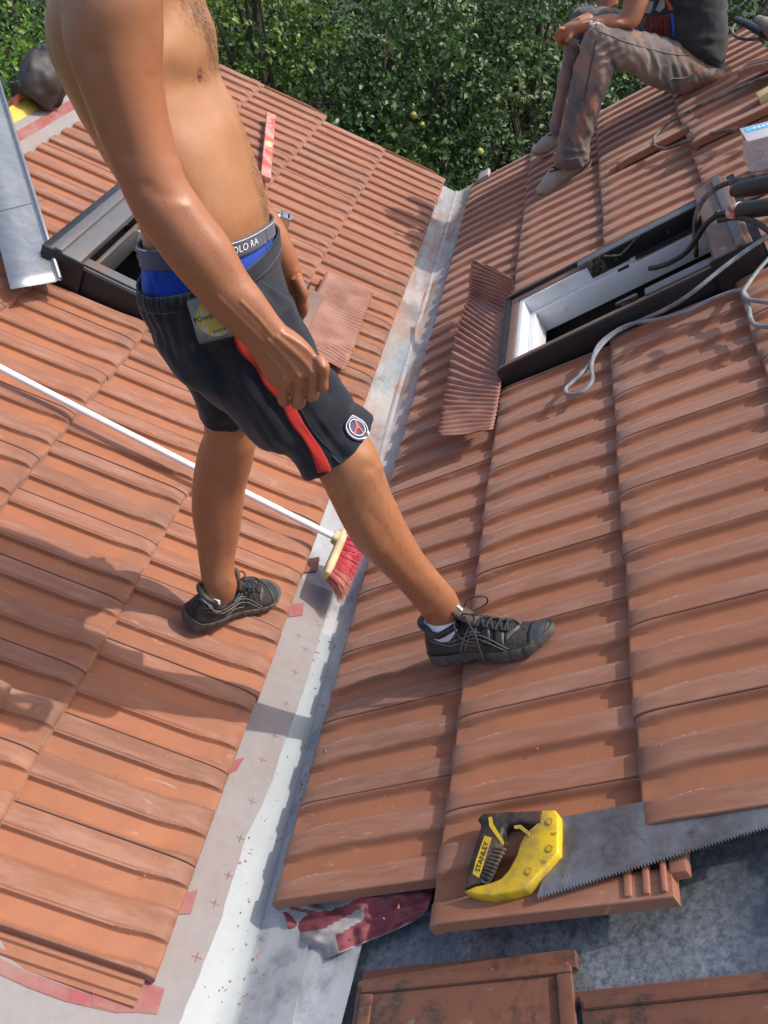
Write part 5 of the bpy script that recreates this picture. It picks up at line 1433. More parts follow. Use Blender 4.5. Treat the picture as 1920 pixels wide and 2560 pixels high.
# ================================================================== cables and tools on the right slope
M['cable'] = simple('grey_cable', (.17, .19, .21), .55, 0, .2, 30, .1, dirt=(.3, .27, .25), dscale=20)
M['cable_dark'] = simple('dusty_dark_cable', (.05, .045, .042), .6, 0, .3, 40, .1, dirt=(.22, .16, .12), dscale=40)
def cable(name, label, pts, r, mat, cat='cable', n=7):
    P = spline([on(q[:2], 'R', q[2]) for q in pts], n)
    b = MB(); b.tube(P, r, 10); o = b.build(name, mat, None, base=P[0]); return tag(o, label, cat)
cable('cable', 'thick grey cable ending in a narrow loop on the tiles below the right window', [(1700, 486, .105), (1640, 522, .105), (1570, 572, .10), (1490, 636, .085), (1440, 667, .04), (1390, 690, .015), (1335, 716, .015), (1298, 748, .014), (1268, 795, .010), (1236, 826, .010), (1222, 840, .010), (1228, 851, .010), (1258, 847, .010),
      (1279, 822, .010), (1278, 788, .014), (1296, 742, .018), (1352, 704, .018), (1420, 690, .018), (1480, 674, .018), (1540, 646, .018), (1590, 629, .02), (1609, 634, .022), (1618, 665, .016), (1622, 690, .014), (1638, 704, .014), (1690, 706, .014)], .0062, M['cable'])
cable('cable', 'short grey cable crossing the right picture edge beside the thick looped cable', [(1700, 660, .02), (1650, 652, .02), (1615, 646, .028), (1606, 632, .032), (1622, 605, .02), (1650, 570, .02), (1700, 520, .02)], .006, M['cable'])
cable('cable', 'thin brown cable looped on the tiles beside the seated man', [(1720, 255, .03), (1620, 274, .03), (1540, 288, .03), (1480, 306, .02), (1440, 321, .016), (1416, 316, .016), (1414, 297, .018), (1438, 270, .024), (1490, 240, .03), (1545, 214, .055), (1600, 188, .05), (1720, 140, .03)], .007, M['cable_dark'])
cable('hose', 'speckled black hose hanging down into the open right window', [(1720, 372, .15), (1640, 380, .15), (1585, 391, .15), (1545, 408, .145), (1516, 436, .13), (1504, 468, .10), (1501, 500, .05), (1503, 532, .0), (1504, 552, -.05)], .0085, M['cable_dark'], 'hose')
cable('hose', 'plain black hose running from the red collared torch into the right window', [(1552, 462, .14), (1525, 485, .12), (1505, 515, .08), (1482, 545, .05), (1450, 566, .03), (1420, 577, .01), (1404, 580, .0)], .0085, M['rubber'], 'hose')
cable('hose', 'black hose curving over the window hood behind the torch', [(1552, 476, .14), (1590, 470, .14), (1628, 478, .14), (1662, 500, .13), (1720, 540, .12)], .008, M['rubber'], 'hose')
def torch(label, a, c2, h, r, collar):
    A, B = on(a, 'R', h), on(c2, 'R', h); d = (B - A); L_ = np.linalg.norm(d); d /= L_
    t = thing('welding_torch', label, 'torch', A)
    b = MB(); b.tube([A + d * .06, A + d * .065, A + d * .12, A + d * (L_ + .1)], [r * .85, r, r * 1.05, r * 1.05], 18); b.build('handle', M['flash_black'] if not collar else M['rubber'], t)
    if collar:
        b = MB(); b.tube([A + d * .045, A + d * .05, A + d * .082, A + d * .086], [r * .6, r * .95, r * 1.12, r * .9], 18); b.build('collar', simple('dirty_red_collar', (.33, .05, .05), .5, dirt=(.6, .5, .42), dscale=40), t)
        b = MB(); b.tube([A - d * .0, A + d * .01, A + d * .012, A + d * .05], [r * .5, r * .5, r * .38, r * .42], 14); b.build('neck', M['rubber'], t)
    else:
        b = MB(); b.tube([A + d * .05, A + d * .062], [r * .7, r * .7], 16); b.build('end_cap', M['hinge'], t)
torch('grey black torch grip without collar, above the red collared one', (1553, 419), (1659, 398), .15, .024, False)
torch('black torch with dirty red collar resting on the window hood', (1548, 463), (1659, 447), .15, .023, True)
# plastic box of screws
bx_ = thing('screw_box', 'clear plastic box with blue and white label near the right picture edge', 'box', on((1628, 372), 'R', .03))
n = N('clear_plastic'); n.set(color=(.75, .74, .76), rough=.25, trans=.6, alpha=.5); M['clear'] = n.m
o0 = on((1622, 372), 'R', .035); ux = np.array([.97, .0, .22]); uy = np.array([-.02, 1, .0]); uz = np.cross(ux, uy)
ux /= np.linalg.norm(ux); uz /= np.linalg.norm(uz)
b = MB(); w_, d_, h_ = .20, .14, .10
for c, hs in [((w_ / 2, d_ / 2, .001), (w_ / 2, d_ / 2, .0012)), ((w_ / 2, 0, h_ / 2), (w_ / 2, .0012, h_ / 2)), ((w_ / 2, d_, h_ / 2), (w_ / 2, .0012, h_ / 2)), ((0, d_ / 2, h_ / 2), (.0012, d_ / 2 - .0013, h_ / 2)), ((w_, d_ / 2, h_ / 2), (.0012, d_ / 2 - .0013, h_ / 2))]:
    b.box(o0 + ux * c[0] + uy * c[1] + uz * c[2], (ux, uy, uz), hs)
b.build('tub', M['clear'], bx_, smooth=False)
b = MB()
b.box(o0 + ux * w_ / 2 + uy * d_ / 2 + uz * (h_ + .002), (ux, uy, uz), (w_ / 2 + .006, d_ / 2 + .006, .0035), .0015); b.build('lid', simple('cloudy_plastic_lid', (.6, .56, .57), .35, bump=.05, trans=.2), bx_)
b = MB(); b.box(o0 + ux * w_ * .5 + uy * (d_ * .78) + uz * (h_ + .0065), (ux, uy, uz), (w_ * .47, d_ * .16, .0006)); b.build('label', simple('sky_blue_label', (.12, .42, .66), .4, bump=0), bx_, smooth=False)
b = MB()
for k in range(6): b.box(o0 + ux * (.035 + .014 * k) + uy * (d_ * .76) + uz * (h_ + .0078), (ux, uy, uz), (.0045, .0075, .0004))
b.build('label_bars', M['white_print'], bx_, smooth=False)
b = MB()
rs = random.Random(5)
for _ in range(60):
    c = o0 + ux * rs.uniform(.015, w_ - .015) + uy * rs.uniform(.015, d_ - .015) + uz * rs.uniform(.005, .03); d = np.array([rs.gauss(0, 1), rs.gauss(0, 1), rs.gauss(0, .3)]); d /= np.linalg.norm(d)
    b.tube([c - d * .014, c + d * .010, c + d * .012, c + d * .014], [.0012, .0016, .0036, .0036], 6)
o = b.build('screws', simple('grey_screws', (.3, .3, .3), .4, .8, bump=0), bx_); o['kind'] = 'stuff'
# offcut of pale timber
tm_ = thing('wood_offcut', 'pale yellow timber offcut at the right picture edge below the cut tile', 'offcut', on((1655, 205), 'R', .03))
b = MB(); c = on((1668, 200), 'R', .03); b.box(c, (SLV['R'], (0, 1, 0), UPV['R']), (.05, .035, .02), .002); b.build('block', M['wood'], tm_)
# grinder at the very top right
gr_ = thing('angle_grinder', 'dusty grey grinder with thin cord loop at the top right of the roof', 'grinder', on((1640, 70), 'R', .05))
a, c2, e2 = on((1638, 44), 'R', .07), on((1672, 66), 'R', .09), on((1605, 66), 'R', .05)
b = MB(); b.tube([a, a * .6 + c2 * .4, c2, c2 + (c2 - a) * .8], [.022, .030, .034, .036], 16); b.build('motor_body', simple('dusty_olive_plastic', (.16, .14, .11), .6, dirt=(.35, .2, .13), dscale=20), gr_)
b = MB(); b.tube([on((1590, 42), 'R', .10), on((1618, 54), 'R', .09), on((1650, 72), 'R', .08)], [.014, .017, .018], 12); b.build('handle', M['rubber'], gr_)
b = MB(); b.tube(spline([on(q, 'R', .05) for q in [(1604, 44), (1584, 58), (1584, 74), (1604, 84), (1640, 84), (1700, 74)]], 6), .007, 8); b.build('cord', M['cable_dark'], gr_)

# clay crumbs swept into the gutter
b = MB(); rs = random.Random(12)
for _ in range(230):
    y = rs.uniform(.55, 1.75); x = vx(y) + rs.choice([-.055, -.03, .015, .035]) + rs.gauss(0, .012); r = rs.choice([.0007, .0009, .0012, .0018])
    z = -.0585 - (x - vx(y)) * .555 if x < vx(y) else -.056 + (x - vx(y)) * .53
    k = len(b.v); c = np.array([x, y, z + r * .6]); d = np.array([[rs.gauss(0, r) for _ in range(3)] for _ in range(5)]); b.add(c + d + np.array([[r, 0, 0], [-r, 0, 0], [0, r, 0], [0, -r, 0], [0, 0, r]]), [[0, 2, 4], [2, 1, 4], [1, 3, 4], [3, 0, 4]])
for _ in range(110):
    pl = rs.choice('LR'); s, y = rs.uniform(.02, .75), rs.uniform(.75, 2.4); i = int(s / S_); t = s - i * S_; r = rs.choice([.0008, .001, .0014, .002])
    c = loc(pl, s, y, -t * .0606 - .003); d = np.array([[rs.gauss(0, r) for _ in range(3)] for _ in range(5)]); b.add(c + d + np.array([[r, 0, 0], [-r, 0, 0], [0, r, 0], [0, -r, 0], [0, 0, r * 1.5]]), [[0, 2, 4], [2, 1, 4], [1, 3, 4], [3, 0, 4]])
tag(b.build('clay_crumbs', simple('orange_clay_crumb', (.42, .15, .07), .8, bump=0), None, smooth=False), 'orange clay crumbs scattered along the valley gutter and tiles', None, None, 'stuff')
# ================================================================== heads (above the picture edge, they still cast shade)
def head(parent, c, fwd, upv, skin_, hairm):
    c = np.array(c, float); X = np.array(fwd, float); X /= np.linalg.norm(X); Z = np.array(upv, float); Z -= X * (Z @ X); Z /= np.linalg.norm(Z); Y = np.cross(Z, X)
    b = MB()
    ball(b, c + Z * .02 - X * .005, (X, Y, Z), (.098, .076, .105)); ball(b, c - Z * .055 + X * .035, (X, Y, Z), (.058, .054, .058)); ball(b, c - Z * .015 + X * .095, (X, Y, Z), (.022, .014, .026)); ball(b, c - Z * .068 + X * .086, (X, Y, Z), (.012, .025, .010))
    for s in (-1, 1): ball(b, c - Z * .005 + Y * .078 * s - X * .005, (X, Y, Z), (.017, .008, .030)); ball(b, c + Z * .018 + X * .078 + Y * .031 * s, (X, Y, Z), (.016, .015, .010))
    b.tube([c - Z * .04 - X * .02, c - Z * .12 - X * .03, c - Z * .20 - X * .05], [.052, .056, .068], 20)
    o = b.build('head', skin_, parent); fuse(o, .005, 5); vattr(o, [[.4, 0, 0, 1]] * len(o.data.vertices))
    b = MB(); rings = []
    for t in np.linspace(.02, 1.75, 14): rings.append([c + Z * (.022 + .112 * math.cos(t)) - X * .012 + (X * .104 * math.cos(p) + Y * .083 * math.sin(p)) * math.sin(t) * (1 if t < 1.3 else (1 if math.cos(p) < .35 else .82)) for p in np.linspace(0, 2 * math.pi, 28, endpoint=False)])
    b.loft(rings); b.build('hair', hairm, parent)
    for s in (-1, 1):
        b = MB(); ball(b, c + Z * .018 + X * .086 + Y * .031 * s, (X, Y, Z), (.009, .011, .0055), 10); b.build('eye', M['white_print'], parent)
M['head_hair'] = simple('brown_hair', (.04, .022, .012), .6, scale=120, bump=.5)
head(man, aty((285, -175), 1.40) + np.array([.035, 0, .045]), (.9, .05, -.35), (.2, 0, 1), M['skin'], M['head_hair'])

# ================================================================== the seated man on the right slope
Z2 = lambda x, y: (1080 + .349 * x, .349 * y)
sm = thing('person', 'man in dusty jeans and dark printed shirt sitting on the right roof slope', 'person', on((1450, 200), 'R', 0))
def st2(rows): return [(Z2(*r[0]), Z2(*r[1]), *r[2:]) for r in rows]
# bare skin: trunk core, arms, hands
b = MB()
limb(b, st2([((1000, -420), (1330, -420), 4.70, .17), ((960, -240), (1370, -220), 4.70, .20), ((960, 0), (1370, 0), 4.70, .18), ((1020, 200), (1360, 260), 4.70, .16)]), 3)
limb(b, st2([((860, -330), (1010, -300), 4.50, .06), ((800, -200), (960, -170), 4.47, .058), ((755, -60), (935, -40), 4.44, .055), ((762, 20), (905, 50), 4.42, .05), ((735, 90), (845, 168), 4.40, .045), ((690, 82), (755, 182), 4.39, .045), ((610, 95), (650, 190), 4.38, .042), ((545, 112), (568, 198), 4.38, .036), ((478, 130), (500, 205), 4.38, .028)]), 4)
limb(b, st2([((480, 130), (500, 208), 4.38, .026), ((440, 136), (455, 236), 4.38, .024), ((400, 150), (410, 250), 4.38, .022), ((375, 175), (382, 245), 4.38, .018)]), 3, 2.4)
for k, (a, c2, d2) in enumerate([((385, 165), (355, 205), (362, 268)), ((395, 180), (368, 225), (378, 276)), ((410, 195), (385, 240), (396, 276)), ((425, 205), (405, 250), (420, 272))]):
    yy = 4.355 + .018 * k; P = spline([aty(Z2(*a), yy), aty(Z2(*c2), yy), aty(Z2(*d2), yy + .02)], 4); b.tube(P, [.0115] * len(P), 10)
P = spline([aty(Z2(455, 200), 4.37), aty(Z2(430, 235), 4.35), aty(Z2(410, 262), 4.355)], 4); b.tube(P, [.013] * len(P), 10)
limb(b, st2([((640, -300), (790, -300), 4.92, .055), ((600, -120), (750, -110), 4.9, .052), ((590, -20), (735, -10), 4.88, .05), ((600, 40), (720, 50), 4.86, .045), ((560, 70), (600, 140), 4.80, .04), ((500, 90), (530, 160), 4.72, .034), ((440, 120), (470, 180), 4.60, .028), ((400, 160), (420, 215), 4.50, .022)]), 4)
o = b.build('body', M['skin'], sm); fuse(o, .006, 4); vattr(o, [[1, 0, 0, 1]] * len(o.data.vertices))
# jeans
nj = N('dusty_work_jeans')
g1 = nj.ramp(nj.noise(2.6, 6, .65, .5), [(.38, 0), (.60, 1)])
c = nj.mix(g1, (.066, .07, .078), (.25, .175, .135)); c = nj.mix(nj.ramp(nj.noise(6.5, 5, .6), [(.55, 0), (.64, .85)]), c, (.36, .15, .07)); c = nj.mix(nj.ramp(nj.noise(14, 6, .7), [(.52, 0), (.72, .6)]), c, (.17, .15, .135))
nj.set(color=c, rough=.9, sheen=.2, spec=.2); nj.bump(nj.noise(10, 4, .6, .8), .25, .02); nj.bump(nj.noise(420, 2), .2, .0006); M['jeans'] = nj.m
b = MB()
limb(b, st2([((545, 150), (700, 330), 4.37, .085), ((640, 140), (730, 420), 4.38, .092), ((770, 165), (800, 440), 4.40, .096), ((900, 195), (885, 505), 4.44, .10), ((1030, 225), (985, 555), 4.50, .11), ((1150, 260), (1090, 580), 4.58, .13), ((1260, 300), (1200, 560), 4.66, .17), ((1345, 350), (1300, 500), 4.70, .18)]), 4, 2.2)
limb(b, st2([((560, 140), (690, 250), 4.37, .078), ((515, 215), (705, 380), 4.365, .088), ((480, 340), (705, 430), 4.36, .088), ((448, 470), (680, 500), 4.355, .084), ((420, 600), (640, 620), 4.35, .082), ((392, 730), (605, 740), 4.345, .085), ((362, 860), (570, 850), 4.34, .088), ((342, 960), (563, 920), 4.34, .092), ((334, 1000), (560, 965), 4.34, .092)]), 4, 2.2)
limb(b, st2([((450, 90), (620, 70), 4.84, .08), ((520, 40), (640, 180), 4.84, .085), ((700, 45), (760, 260), 4.82, .09), ((900, 120), (900, 330), 4.80, .10), ((1100, 220), (1060, 430), 4.76, .12), ((1300, 330), (1250, 480), 4.72, .15)]), 4, 2.2)
limb(b, st2([((455, 70), (600, 90), 4.84, .078), ((428, 150), (560, 200), 4.845, .08), ((400, 280), (520, 300), 4.85, .078), ((375, 420), (480, 430), 4.86, .074), ((345, 560), (440, 570), 4.87, .072), ((322, 690), (410, 700), 4.88, .074), ((306, 790), (390, 810), 4.88, .076)]), 4, 2.2)
jn = b.build('jeans', M['jeans'], sm); fuse(jn, .008, 5)
V = vco(jn); nn = vno(jn); pq = np.array([proj(p) for p in V])
u, w = pq[:, 0] * .35 + pq[:, 1] * .94, pq[:, 0] * .94 - pq[:, 1] * .35
f_ = (vnoise(u / 30 + 3, w / 9 + 60, 61) - .5) * .012 + (vnoise(u / 14 + 3, w / 7 + 60, 62) - .5) * .004
kn = np.exp(-((pq[:, 0] - 1310) ** 2 + (pq[:, 1] - 118) ** 2) / 900); f_ += kn * np.sin((pq[:, 0] * .5 + pq[:, 1]) / 3.2) * .006
hm = np.exp(-((pq[:, 1] - 330) / 16) ** 2); f_ += hm * np.sin(pq[:, 1] / 3.0) * .004
vset(jn, V + nn * f_[:, None])
js = Skin(jn)
def seam(pts, off=.0015, r=.0022, name='seam', mat='seam_pale'):
    P = [js.hit(Z2(*q), off)[0] for q in spline(pts, 8)]; P = [p for p in P if p is not None]
    if len(P) > 1:
        b = MB(); b.tube(P, r, 5); b.build(name, M[mat], jn)
M['seam_pale'] = simple('worn_seam', (.20, .17, .15), .9, bump=0)
seam([(620, 195), (800, 265), (1000, 320), (1130, 340), (1250, 330)]); seam([(1010, 560), (1055, 490), (1150, 480), (1250, 410)], name='pocket_edge'); seam([(595, 250), (560, 420), (520, 620)], name='seam', mat='seam'); seam([(340, 970), (440, 985), (560, 935)], name='hem')
# torn knee
b = MB(); rk = random.Random(2)
for _ in range(26):
    p, n_ = js.hit(Z2(rk.uniform(555, 625), rk.uniform(128, 165)), .002)
    if p is None: continue
    d = np.array([rk.gauss(0, 1), rk.gauss(0, 1), rk.gauss(0, 1)]); b.tube([p, p + d * .006 + n_ * .003, p + d * .012], .0012, 4)
if b.v: b.build('torn_threads', M['white_print'], jn)
# shirt
M['shirt'] = cloth('charcoal_tshirt', (.022, .022, .025), (.06, .055, .052), .5, 7, .9, (9, .3, (1, 1, .6)))
b = MB()
limb(b, st2([((1010, -400), (1330, -400), 4.70, .19, 2.3), ((930, -260), (1380, -250), 4.70, .225, 2.4), ((905, -60), (1400, -30), 4.70, .215, 2.4), ((885, 90), (1408, 130), 4.70, .21, 2.4), ((930, 180), (1410, 250), 4.70, .205, 2.4), ((1010, 235), (1402, 320), 4.70, .20, 2.4), ((1060, 262), (1380, 352), 4.70, .19, 2.4)]), 4)
limb(b, st2([((900, -340), (1060, -280), 4.52, .085), ((800, -230), (985, -190), 4.47, .082), ((765, -120), (960, -90), 4.45, .08)]), 3)
ts = b.build('tshirt', M['shirt'], sm); fuse(ts, .008, 5)
V = vco(ts); nn = vno(ts); pq = np.array([proj(p) for p in V])
vset(ts, V + nn * ((vnoise(pq[:, 0] / 30, pq[:, 1] / 12 + 60, 71) - .5) * .014 + (vnoise(pq[:, 0] / 14, pq[:, 1] / 9 + 60, 72) - .5) * .004)[:, None])
tk = Skin(ts)
def print_(name, A, B, mat, off=.003, nu=14, nw=10):
    P = tk.strip([Z2(*q) for q in A], [Z2(*q) for q in B], nu, off, nw); b = MB(); b.grid(P); b.build(name, mat, ts)
M['tee_red'] = simple('faded_red_print', (.20, .02, .022), .8, bump=0); M['tee_blue'] = simple('blue_print', (.02, .075, .33), .8, bump=0); M['tee_grey'] = simple('grey_print', (.30, .29, .30), .8, bump=0); M['tee_orange'] = simple('orange_red_print', (.42, .07, .03), .8, bump=0)
print_('print_block', [(890, 112), (960, 98), (1046, 84)], [(892, 195), (970, 208), (1056, 226)], M['tee_red'])
for k in range(5): x = 915 + 29 * k; print_('print_line', [(x, 104), (x + 3, 150)], [(x + 8, 104), (x + 11, 150)], M['ink'], .0045, 6, 3); 
for k in range(5): x = 918 + 29 * k; print_('print_line', [(x, 150), (x + 4, 205)], [(x + 8, 150), (x + 12, 207)], M['ink'], .0045, 6, 3)
print_('print_stripe', [(1050, 80), (1064, 150), (1072, 222)], [(1074, 76), (1082, 150), (1086, 226)], M['tee_blue'])
print_('print_stripe', [(1008, -20), (1030, 20), (1050, 66)], [(1030, -20), (1058, 20), (1076, 56)], M['tee_orange'])
print_('print_shape', [(882, 90), (905, 60), (930, 10)], [(915, 98), (945, 60), (955, 10)], M['tee_grey']); print_('print_shape', [(965, 60), (985, 20), (1000, -20)], [(992, 76), (1022, 40), (1016, -20)], M['tee_grey'])
# boots
M['boot'] = simple('dusty_work_boot', (.30, .255, .21), .75, dirt=(.40, .30, .225), dscale=14, bump=.35)
M['boot_sole'] = simple('dusty_boot_sole', (.27, .20, .155), .8, dirt=(.34, .22, .15), dscale=18)
def boot(rows, sole, y, lace):
    b = MB(); limb(b, st2(rows), 4, 2.3); o = b.build('boot', M['boot'], sm); fuse(o, .006, 3)
    b = MB(); limb(b, st2(sole), 4, 3.0); s_ = b.build('sole', M['boot_sole'], o)
    k = Skin(o)
    for (a, c2) in lace:
        P = [k.hit(Z2(*(np.array(a) * (1 - t) + np.array(c2) * t)), .004)[0] for t in np.linspace(0, 1, 6)]; P = [p for p in P if p is not None]
        if len(P) > 1: b = MB(); b.tube(P, .0035, 6); b.build('lace', M['lace'], o)
boot([((240, 1140), (246, 1205), 4.33, .040), ((268, 1095), (296, 1210), 4.335, .052), ((312, 1040), (350, 1180), 4.345, .054), ((360, 985), (420, 1120), 4.36, .050), ((430, 950), (485, 1070), 4.37, .046), ((500, 930), (545, 1020), 4.38, .042)],
     [((234, 1188), (240, 1222), 4.33, .042), ((280, 1190), (296, 1226), 4.335, .056), ((340, 1165), (358, 1200), 4.345, .058), ((420, 1100), (438, 1136), 4.36, .052), ((500, 1040), (520, 1072), 4.37, .048), ((548, 990), (560, 1030), 4.38, .044)], 4.35, [((322, 1040), (400, 1020)), ((330, 1060), (395, 1000)), ((310, 1065), (385, 1045)), ((345, 1010), (420, 1005))])
boot([((214, 905), (218, 950), 4.90, .038), ((240, 868), (262, 955), 4.90, .05), ((286, 835), (318, 935), 4.90, .052), ((325, 800), (362, 900), 4.90, .048), ((345, 780), (380, 880), 4.90, .042)],
     [((208, 930), (212, 962), 4.90, .04), ((255, 938), (268, 968), 4.90, .054), ((320, 910), (332, 942), 4.90, .054), ((366, 870), (378, 900), 4.90, .046)], 4.9, [((300, 840), (350, 830))])
head(sm, aty(Z2(1090, -760), 4.70) + np.array([0, 0, -.02]), (-.95, -.05, -.3), (-.15, 0, 1), M['skin'], M['head_hair'])
ph = thing('multitool', 'small dark grey folding tool held in the hand of the seated man', 'tool', aty(Z2(450, 255), 4.37))
b = MB(); a, c2 = aty(Z2(405, 238), 4.365), aty(Z2(482, 270), 4.365); d = (c2 - a) / np.linalg.norm(c2 - a); b.box((a + c2) / 2, (d, np.cross((0, 1, 0), d), (0, 1, 0)), (np.linalg.norm(c2 - a) / 2, .012, .007), .003); b.build('casing', M['flash_grey'], ph)
b = MB(); b.tube([c2 - d * .004, c2 + d * .012 - np.array([0, 0, .004]), c2 + d * .014 - np.array([0, 0, .022])], .0035, 8); b.build('clip', M['steel'], ph)
# ================================================================== trees and bushes behind the roofs
def leaf_mat(name, c1, c2, c3):
    n = N(name); at = n.node('ShaderNodeAttribute', attribute_name='tile'); sp = n.node('ShaderNodeSeparateColor'); n.link(at.outputs['Color'], sp.inputs[0])
    col = n.ramp(sp.outputs[0], [(0, c1), (.6, c2), (1, c3)])
    n.set(color=col, rough=.48, spec=.45)
    tr = n.node('ShaderNodeBsdfTranslucent'); n.link(n.mix(.5, col, (.12, .2, .02)), tr.inputs['Color'])
    mx = n.node('ShaderNodeMixShader'); mx.inputs[0].default_value = .22; n.link(n.b.outputs[0], mx.inputs[1]); n.link(tr.outputs[0], mx.inputs[2])
    n.link(mx.outputs[0], n.t.nodes['Material Output'].inputs[0]); return n.m
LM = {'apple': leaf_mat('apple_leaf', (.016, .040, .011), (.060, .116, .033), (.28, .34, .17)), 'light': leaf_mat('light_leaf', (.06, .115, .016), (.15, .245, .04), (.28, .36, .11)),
      'dark': leaf_mat('dark_leaf', (.015, .034, .010), (.036, .075, .022), (.10, .155, .06)), 'deep': leaf_mat('shade_leaf', (.004, .010, .003), (.009, .021, .006), (.02, .04, .012)), 'bright': leaf_mat('bright_leaf', (.06, .13, .012), (.12, .24, .025), (.22, .36, .06))}  # the deep leaves have the shade of the gaps put into their colour
M['bark'] = simple('grey_bark', (.07, .055, .042), .9, scale=20, bump=.5)
def tree(name, label, cat, c, r, nshoot, kind, leaf=.062, seed=0, apples=0, nl=13, spread=.24, group='trees and bushes behind the roofs'):
    R_ = np.random.default_rng(seed); c = np.array(c, float); r = np.array(r, float)
    base = np.array([c[0], c[1], -4.6]); t = thing(name, label, cat, base, group)
    # trunk and limbs
    b = MB(); top = c + np.array([0, 0, r[2] * .3])
    tp = spline([base, base * .6 + c * .4 + np.array([.12, .05, 0]), c * .7 + base * .3 + np.array([-.08, 0, 0]), top], 5); b.tube(tp, list(np.linspace(.14, .03, len(tp))), 9)
    for k in range(9):
        s = tp[int(len(tp) * (.45 + .05 * k))] if int(len(tp) * (.45 + .05 * k)) < len(tp) else tp[-2]
        d = R_.normal(size=3); d[2] = abs(d[2]) * .5; d /= np.linalg.norm(d); e = c + d * r * .8
        b.tube(spline([s, s * .5 + e * .5 + np.array([0, 0, .1]), e], 4), [.05, .045, .04, .035, .03, .025, .02, .015, .01][:9], 6)
    b.build('trunk', M['bark'], t)
    # shoots carrying leaves, gathered in uneven clumps
    nc = max(10, nshoot // 30)
    d = R_.normal(size=(nc, 3)); d /= np.linalg.norm(d, axis=1)[:, None]
    cc = c + d * r * (R_.random((nc, 1)) ** .45) * R_.uniform(.75, 1.12, (nc, 1))
    cs = R_.uniform(.5, 1.4, nc); ct = R_.normal(0, .16, nc)
    ci = R_.integers(0, nc, nshoot)
    st = cc[ci] + R_.normal(size=(nshoot, 3)) * (spread * cs[ci])[:, None] * np.array([1, 1, .8])
    dirs = (st - c) / r; dirs = dirs / (np.linalg.norm(dirs, axis=1)[:, None] + 1e-6) + R_.normal(size=(nshoot, 3)) * .55 + np.array([0, 0, .45]); dirs /= np.linalg.norm(dirs, axis=1)[:, None]
    ln = R_.uniform(.2, .55, nshoot)
    k = np.tile(np.arange(nl), nshoot); si = np.repeat(np.arange(nshoot), nl)
    tt = (k + R_.random(len(k))) / nl
    pos = st[si] + dirs[si] * (ln[si] * tt)[:, None] - np.array([0, 0, 1.0]) * (.10 * ln[si] * tt ** 2)[:, None]
    side = R_.normal(size=(len(k), 3)); side -= dirs[si] * (side * dirs[si]).sum(1)[:, None]; side /= np.linalg.norm(side, axis=1)[:, None]
    ax = side * .85 + dirs[si] * .55 + R_.normal(size=side.shape) * .18; ax /= np.linalg.norm(ax, axis=1)[:, None]
    nrm = np.cross(ax, R_.normal(size=ax.shape)); nrm += np.array([.25, 0, .9]) * .9; nrm -= ax * (nrm * ax).sum(1)[:, None]; nrm /= np.linalg.norm(nrm, axis=1)[:, None]
    wd = np.cross(nrm, ax); L_ = leaf * R_.uniform(.55, 1.25, len(k)) * (1 - .35 * tt)
    L_ = L_[:, None]
    p0 = pos; pm = pos + ax * L_ * .5 - nrm * L_ * .03; p1 = pos + ax * L_ * (1.0) - nrm * L_ * .14
    wl = pos + ax * L_ * .45 + wd * L_ * .30 + nrm * L_ * .07; wr = pos + ax * L_ * .45 - wd * L_ * .30 + nrm * L_ * .07
    n_ = len(k); V = np.empty((n_ * 5, 3)); V[0::5] = p0; V[1::5] = wl; V[2::5] = p1; V[3::5] = wr; V[4::5] = pm
    q = np.arange(n_)[:, None] * 5
    F = np.concatenate([q + [0, 4, 1], q + [1, 4, 2], q + [4, 3, 2], q + [0, 3, 4]], 0)
    tone = np.clip(R_.normal(.42, .2, n_) + (tt - .5) * .25 + ct[ci][si] + (R_.random(n_) < .05) * .45, 0, 1)
    A = np.zeros((n_ * 5, 4)); A[:, 0] = np.repeat(tone, 5); A[:, 3] = 1
    me = bpy.data.meshes.new('crown'); me.vertices.add(len(V)); me.vertices.foreach_set('co', (V - base).ravel())
    me.loops.add(F.size); me.loops.foreach_set('vertex_index', F.ravel().astype(np.int32)); me.polygons.add(len(F)); me.polygons.foreach_set('loop_start', np.arange(0, F.size, 3, dtype=np.int32))
    me.update(calc_edges=True); me.validate()
    ca = me.color_attributes.new('tile', 'FLOAT_COLOR', 'POINT'); ca.data.foreach_set('color', A.astype(np.float32).ravel())
    me.materials.append(LM[kind]); me.polygons.foreach_set('use_smooth', [True] * len(me.polygons))
    o = bpy.data.objects.new('crown', me); COL.objects.link(o); o.parent = t
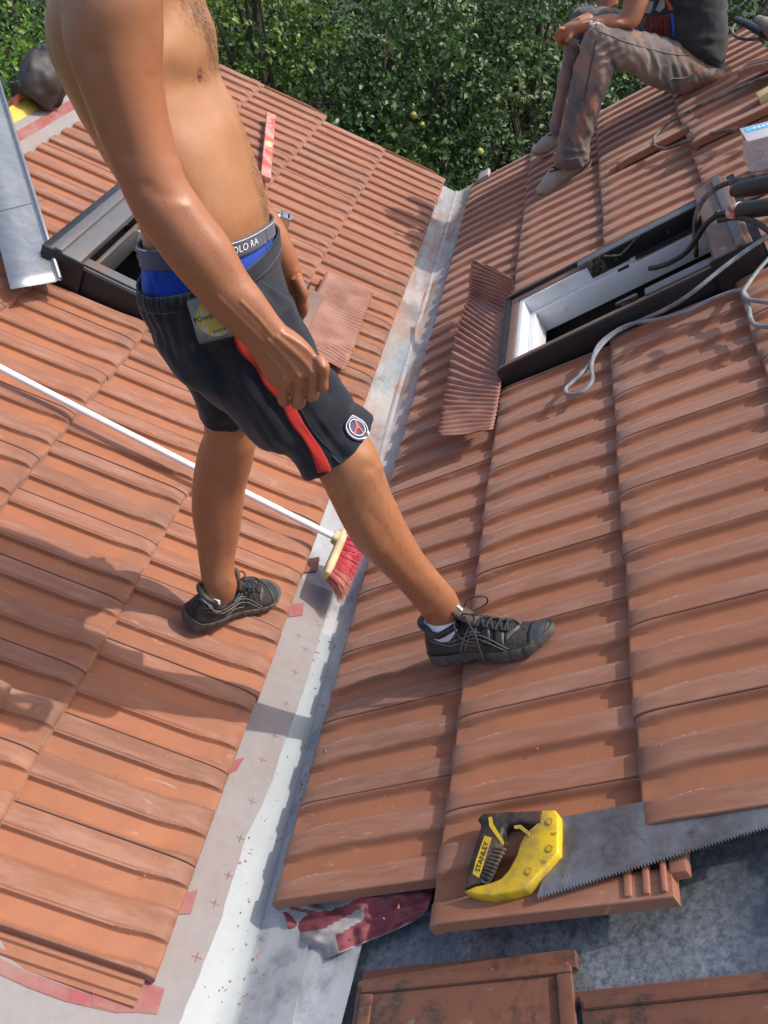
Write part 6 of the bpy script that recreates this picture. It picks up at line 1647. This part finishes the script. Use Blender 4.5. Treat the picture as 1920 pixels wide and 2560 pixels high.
    for j in range(apples):
        s = R_.integers(0, nshoot); p = st[s] + np.array([0, -.1, -.05]); b = MB(); ball(b, p, XYZ, (.034, .034, .031), 12); b.tube([p + np.array([0, 0, .028]), p + np.array([.004, 0, .05])], .003, 5)
        b.build('apple', M['apple'], t)
n = N('yellow_apple'); n.set(color=n.mix(n.ramp(n.noise(9, 3), [(.5, 0), (.7, 1)]), (.42, .42, .08), (.5, .2, .06)), rough=.4); M['apple'] = n.m
tree('apple_tree', 'leafy apple tree with yellow apples filling the gap straight behind the valley', 'tree', aty((850, 200), 8.3), (1.0, .8, 1.2), 1150, 'apple', .078, 1, 16)
tree('bush', 'yellow green bush between the striding man and the apple tree', 'bush', aty((560, 50), 8.2), (.72, .7, .95), 720, 'light', .070, 2)
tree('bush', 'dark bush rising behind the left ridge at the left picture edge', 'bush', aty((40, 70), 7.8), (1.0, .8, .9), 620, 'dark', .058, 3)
tree('bush', 'low bright green bush just behind the left ridge beside the dark bundle', 'bush', aty((40, 215), 6.4), (.6, .5, .40), 420, 'bright', .055, 4, spread=.2)
tree('apple_tree', 'dark apple tree with drooping boughs behind the legs of the seated man', 'tree', aty((1170, 60), 9.2), (.95, .8, .75), 560, 'apple', .078, 5, 6)
tree('tree', 'shady dark tree behind the shirt of the seated man at the top right', 'tree', aty((1560, 20), 10.5), (1.7, 1, 1.5), 800, 'dark', .075, 6)
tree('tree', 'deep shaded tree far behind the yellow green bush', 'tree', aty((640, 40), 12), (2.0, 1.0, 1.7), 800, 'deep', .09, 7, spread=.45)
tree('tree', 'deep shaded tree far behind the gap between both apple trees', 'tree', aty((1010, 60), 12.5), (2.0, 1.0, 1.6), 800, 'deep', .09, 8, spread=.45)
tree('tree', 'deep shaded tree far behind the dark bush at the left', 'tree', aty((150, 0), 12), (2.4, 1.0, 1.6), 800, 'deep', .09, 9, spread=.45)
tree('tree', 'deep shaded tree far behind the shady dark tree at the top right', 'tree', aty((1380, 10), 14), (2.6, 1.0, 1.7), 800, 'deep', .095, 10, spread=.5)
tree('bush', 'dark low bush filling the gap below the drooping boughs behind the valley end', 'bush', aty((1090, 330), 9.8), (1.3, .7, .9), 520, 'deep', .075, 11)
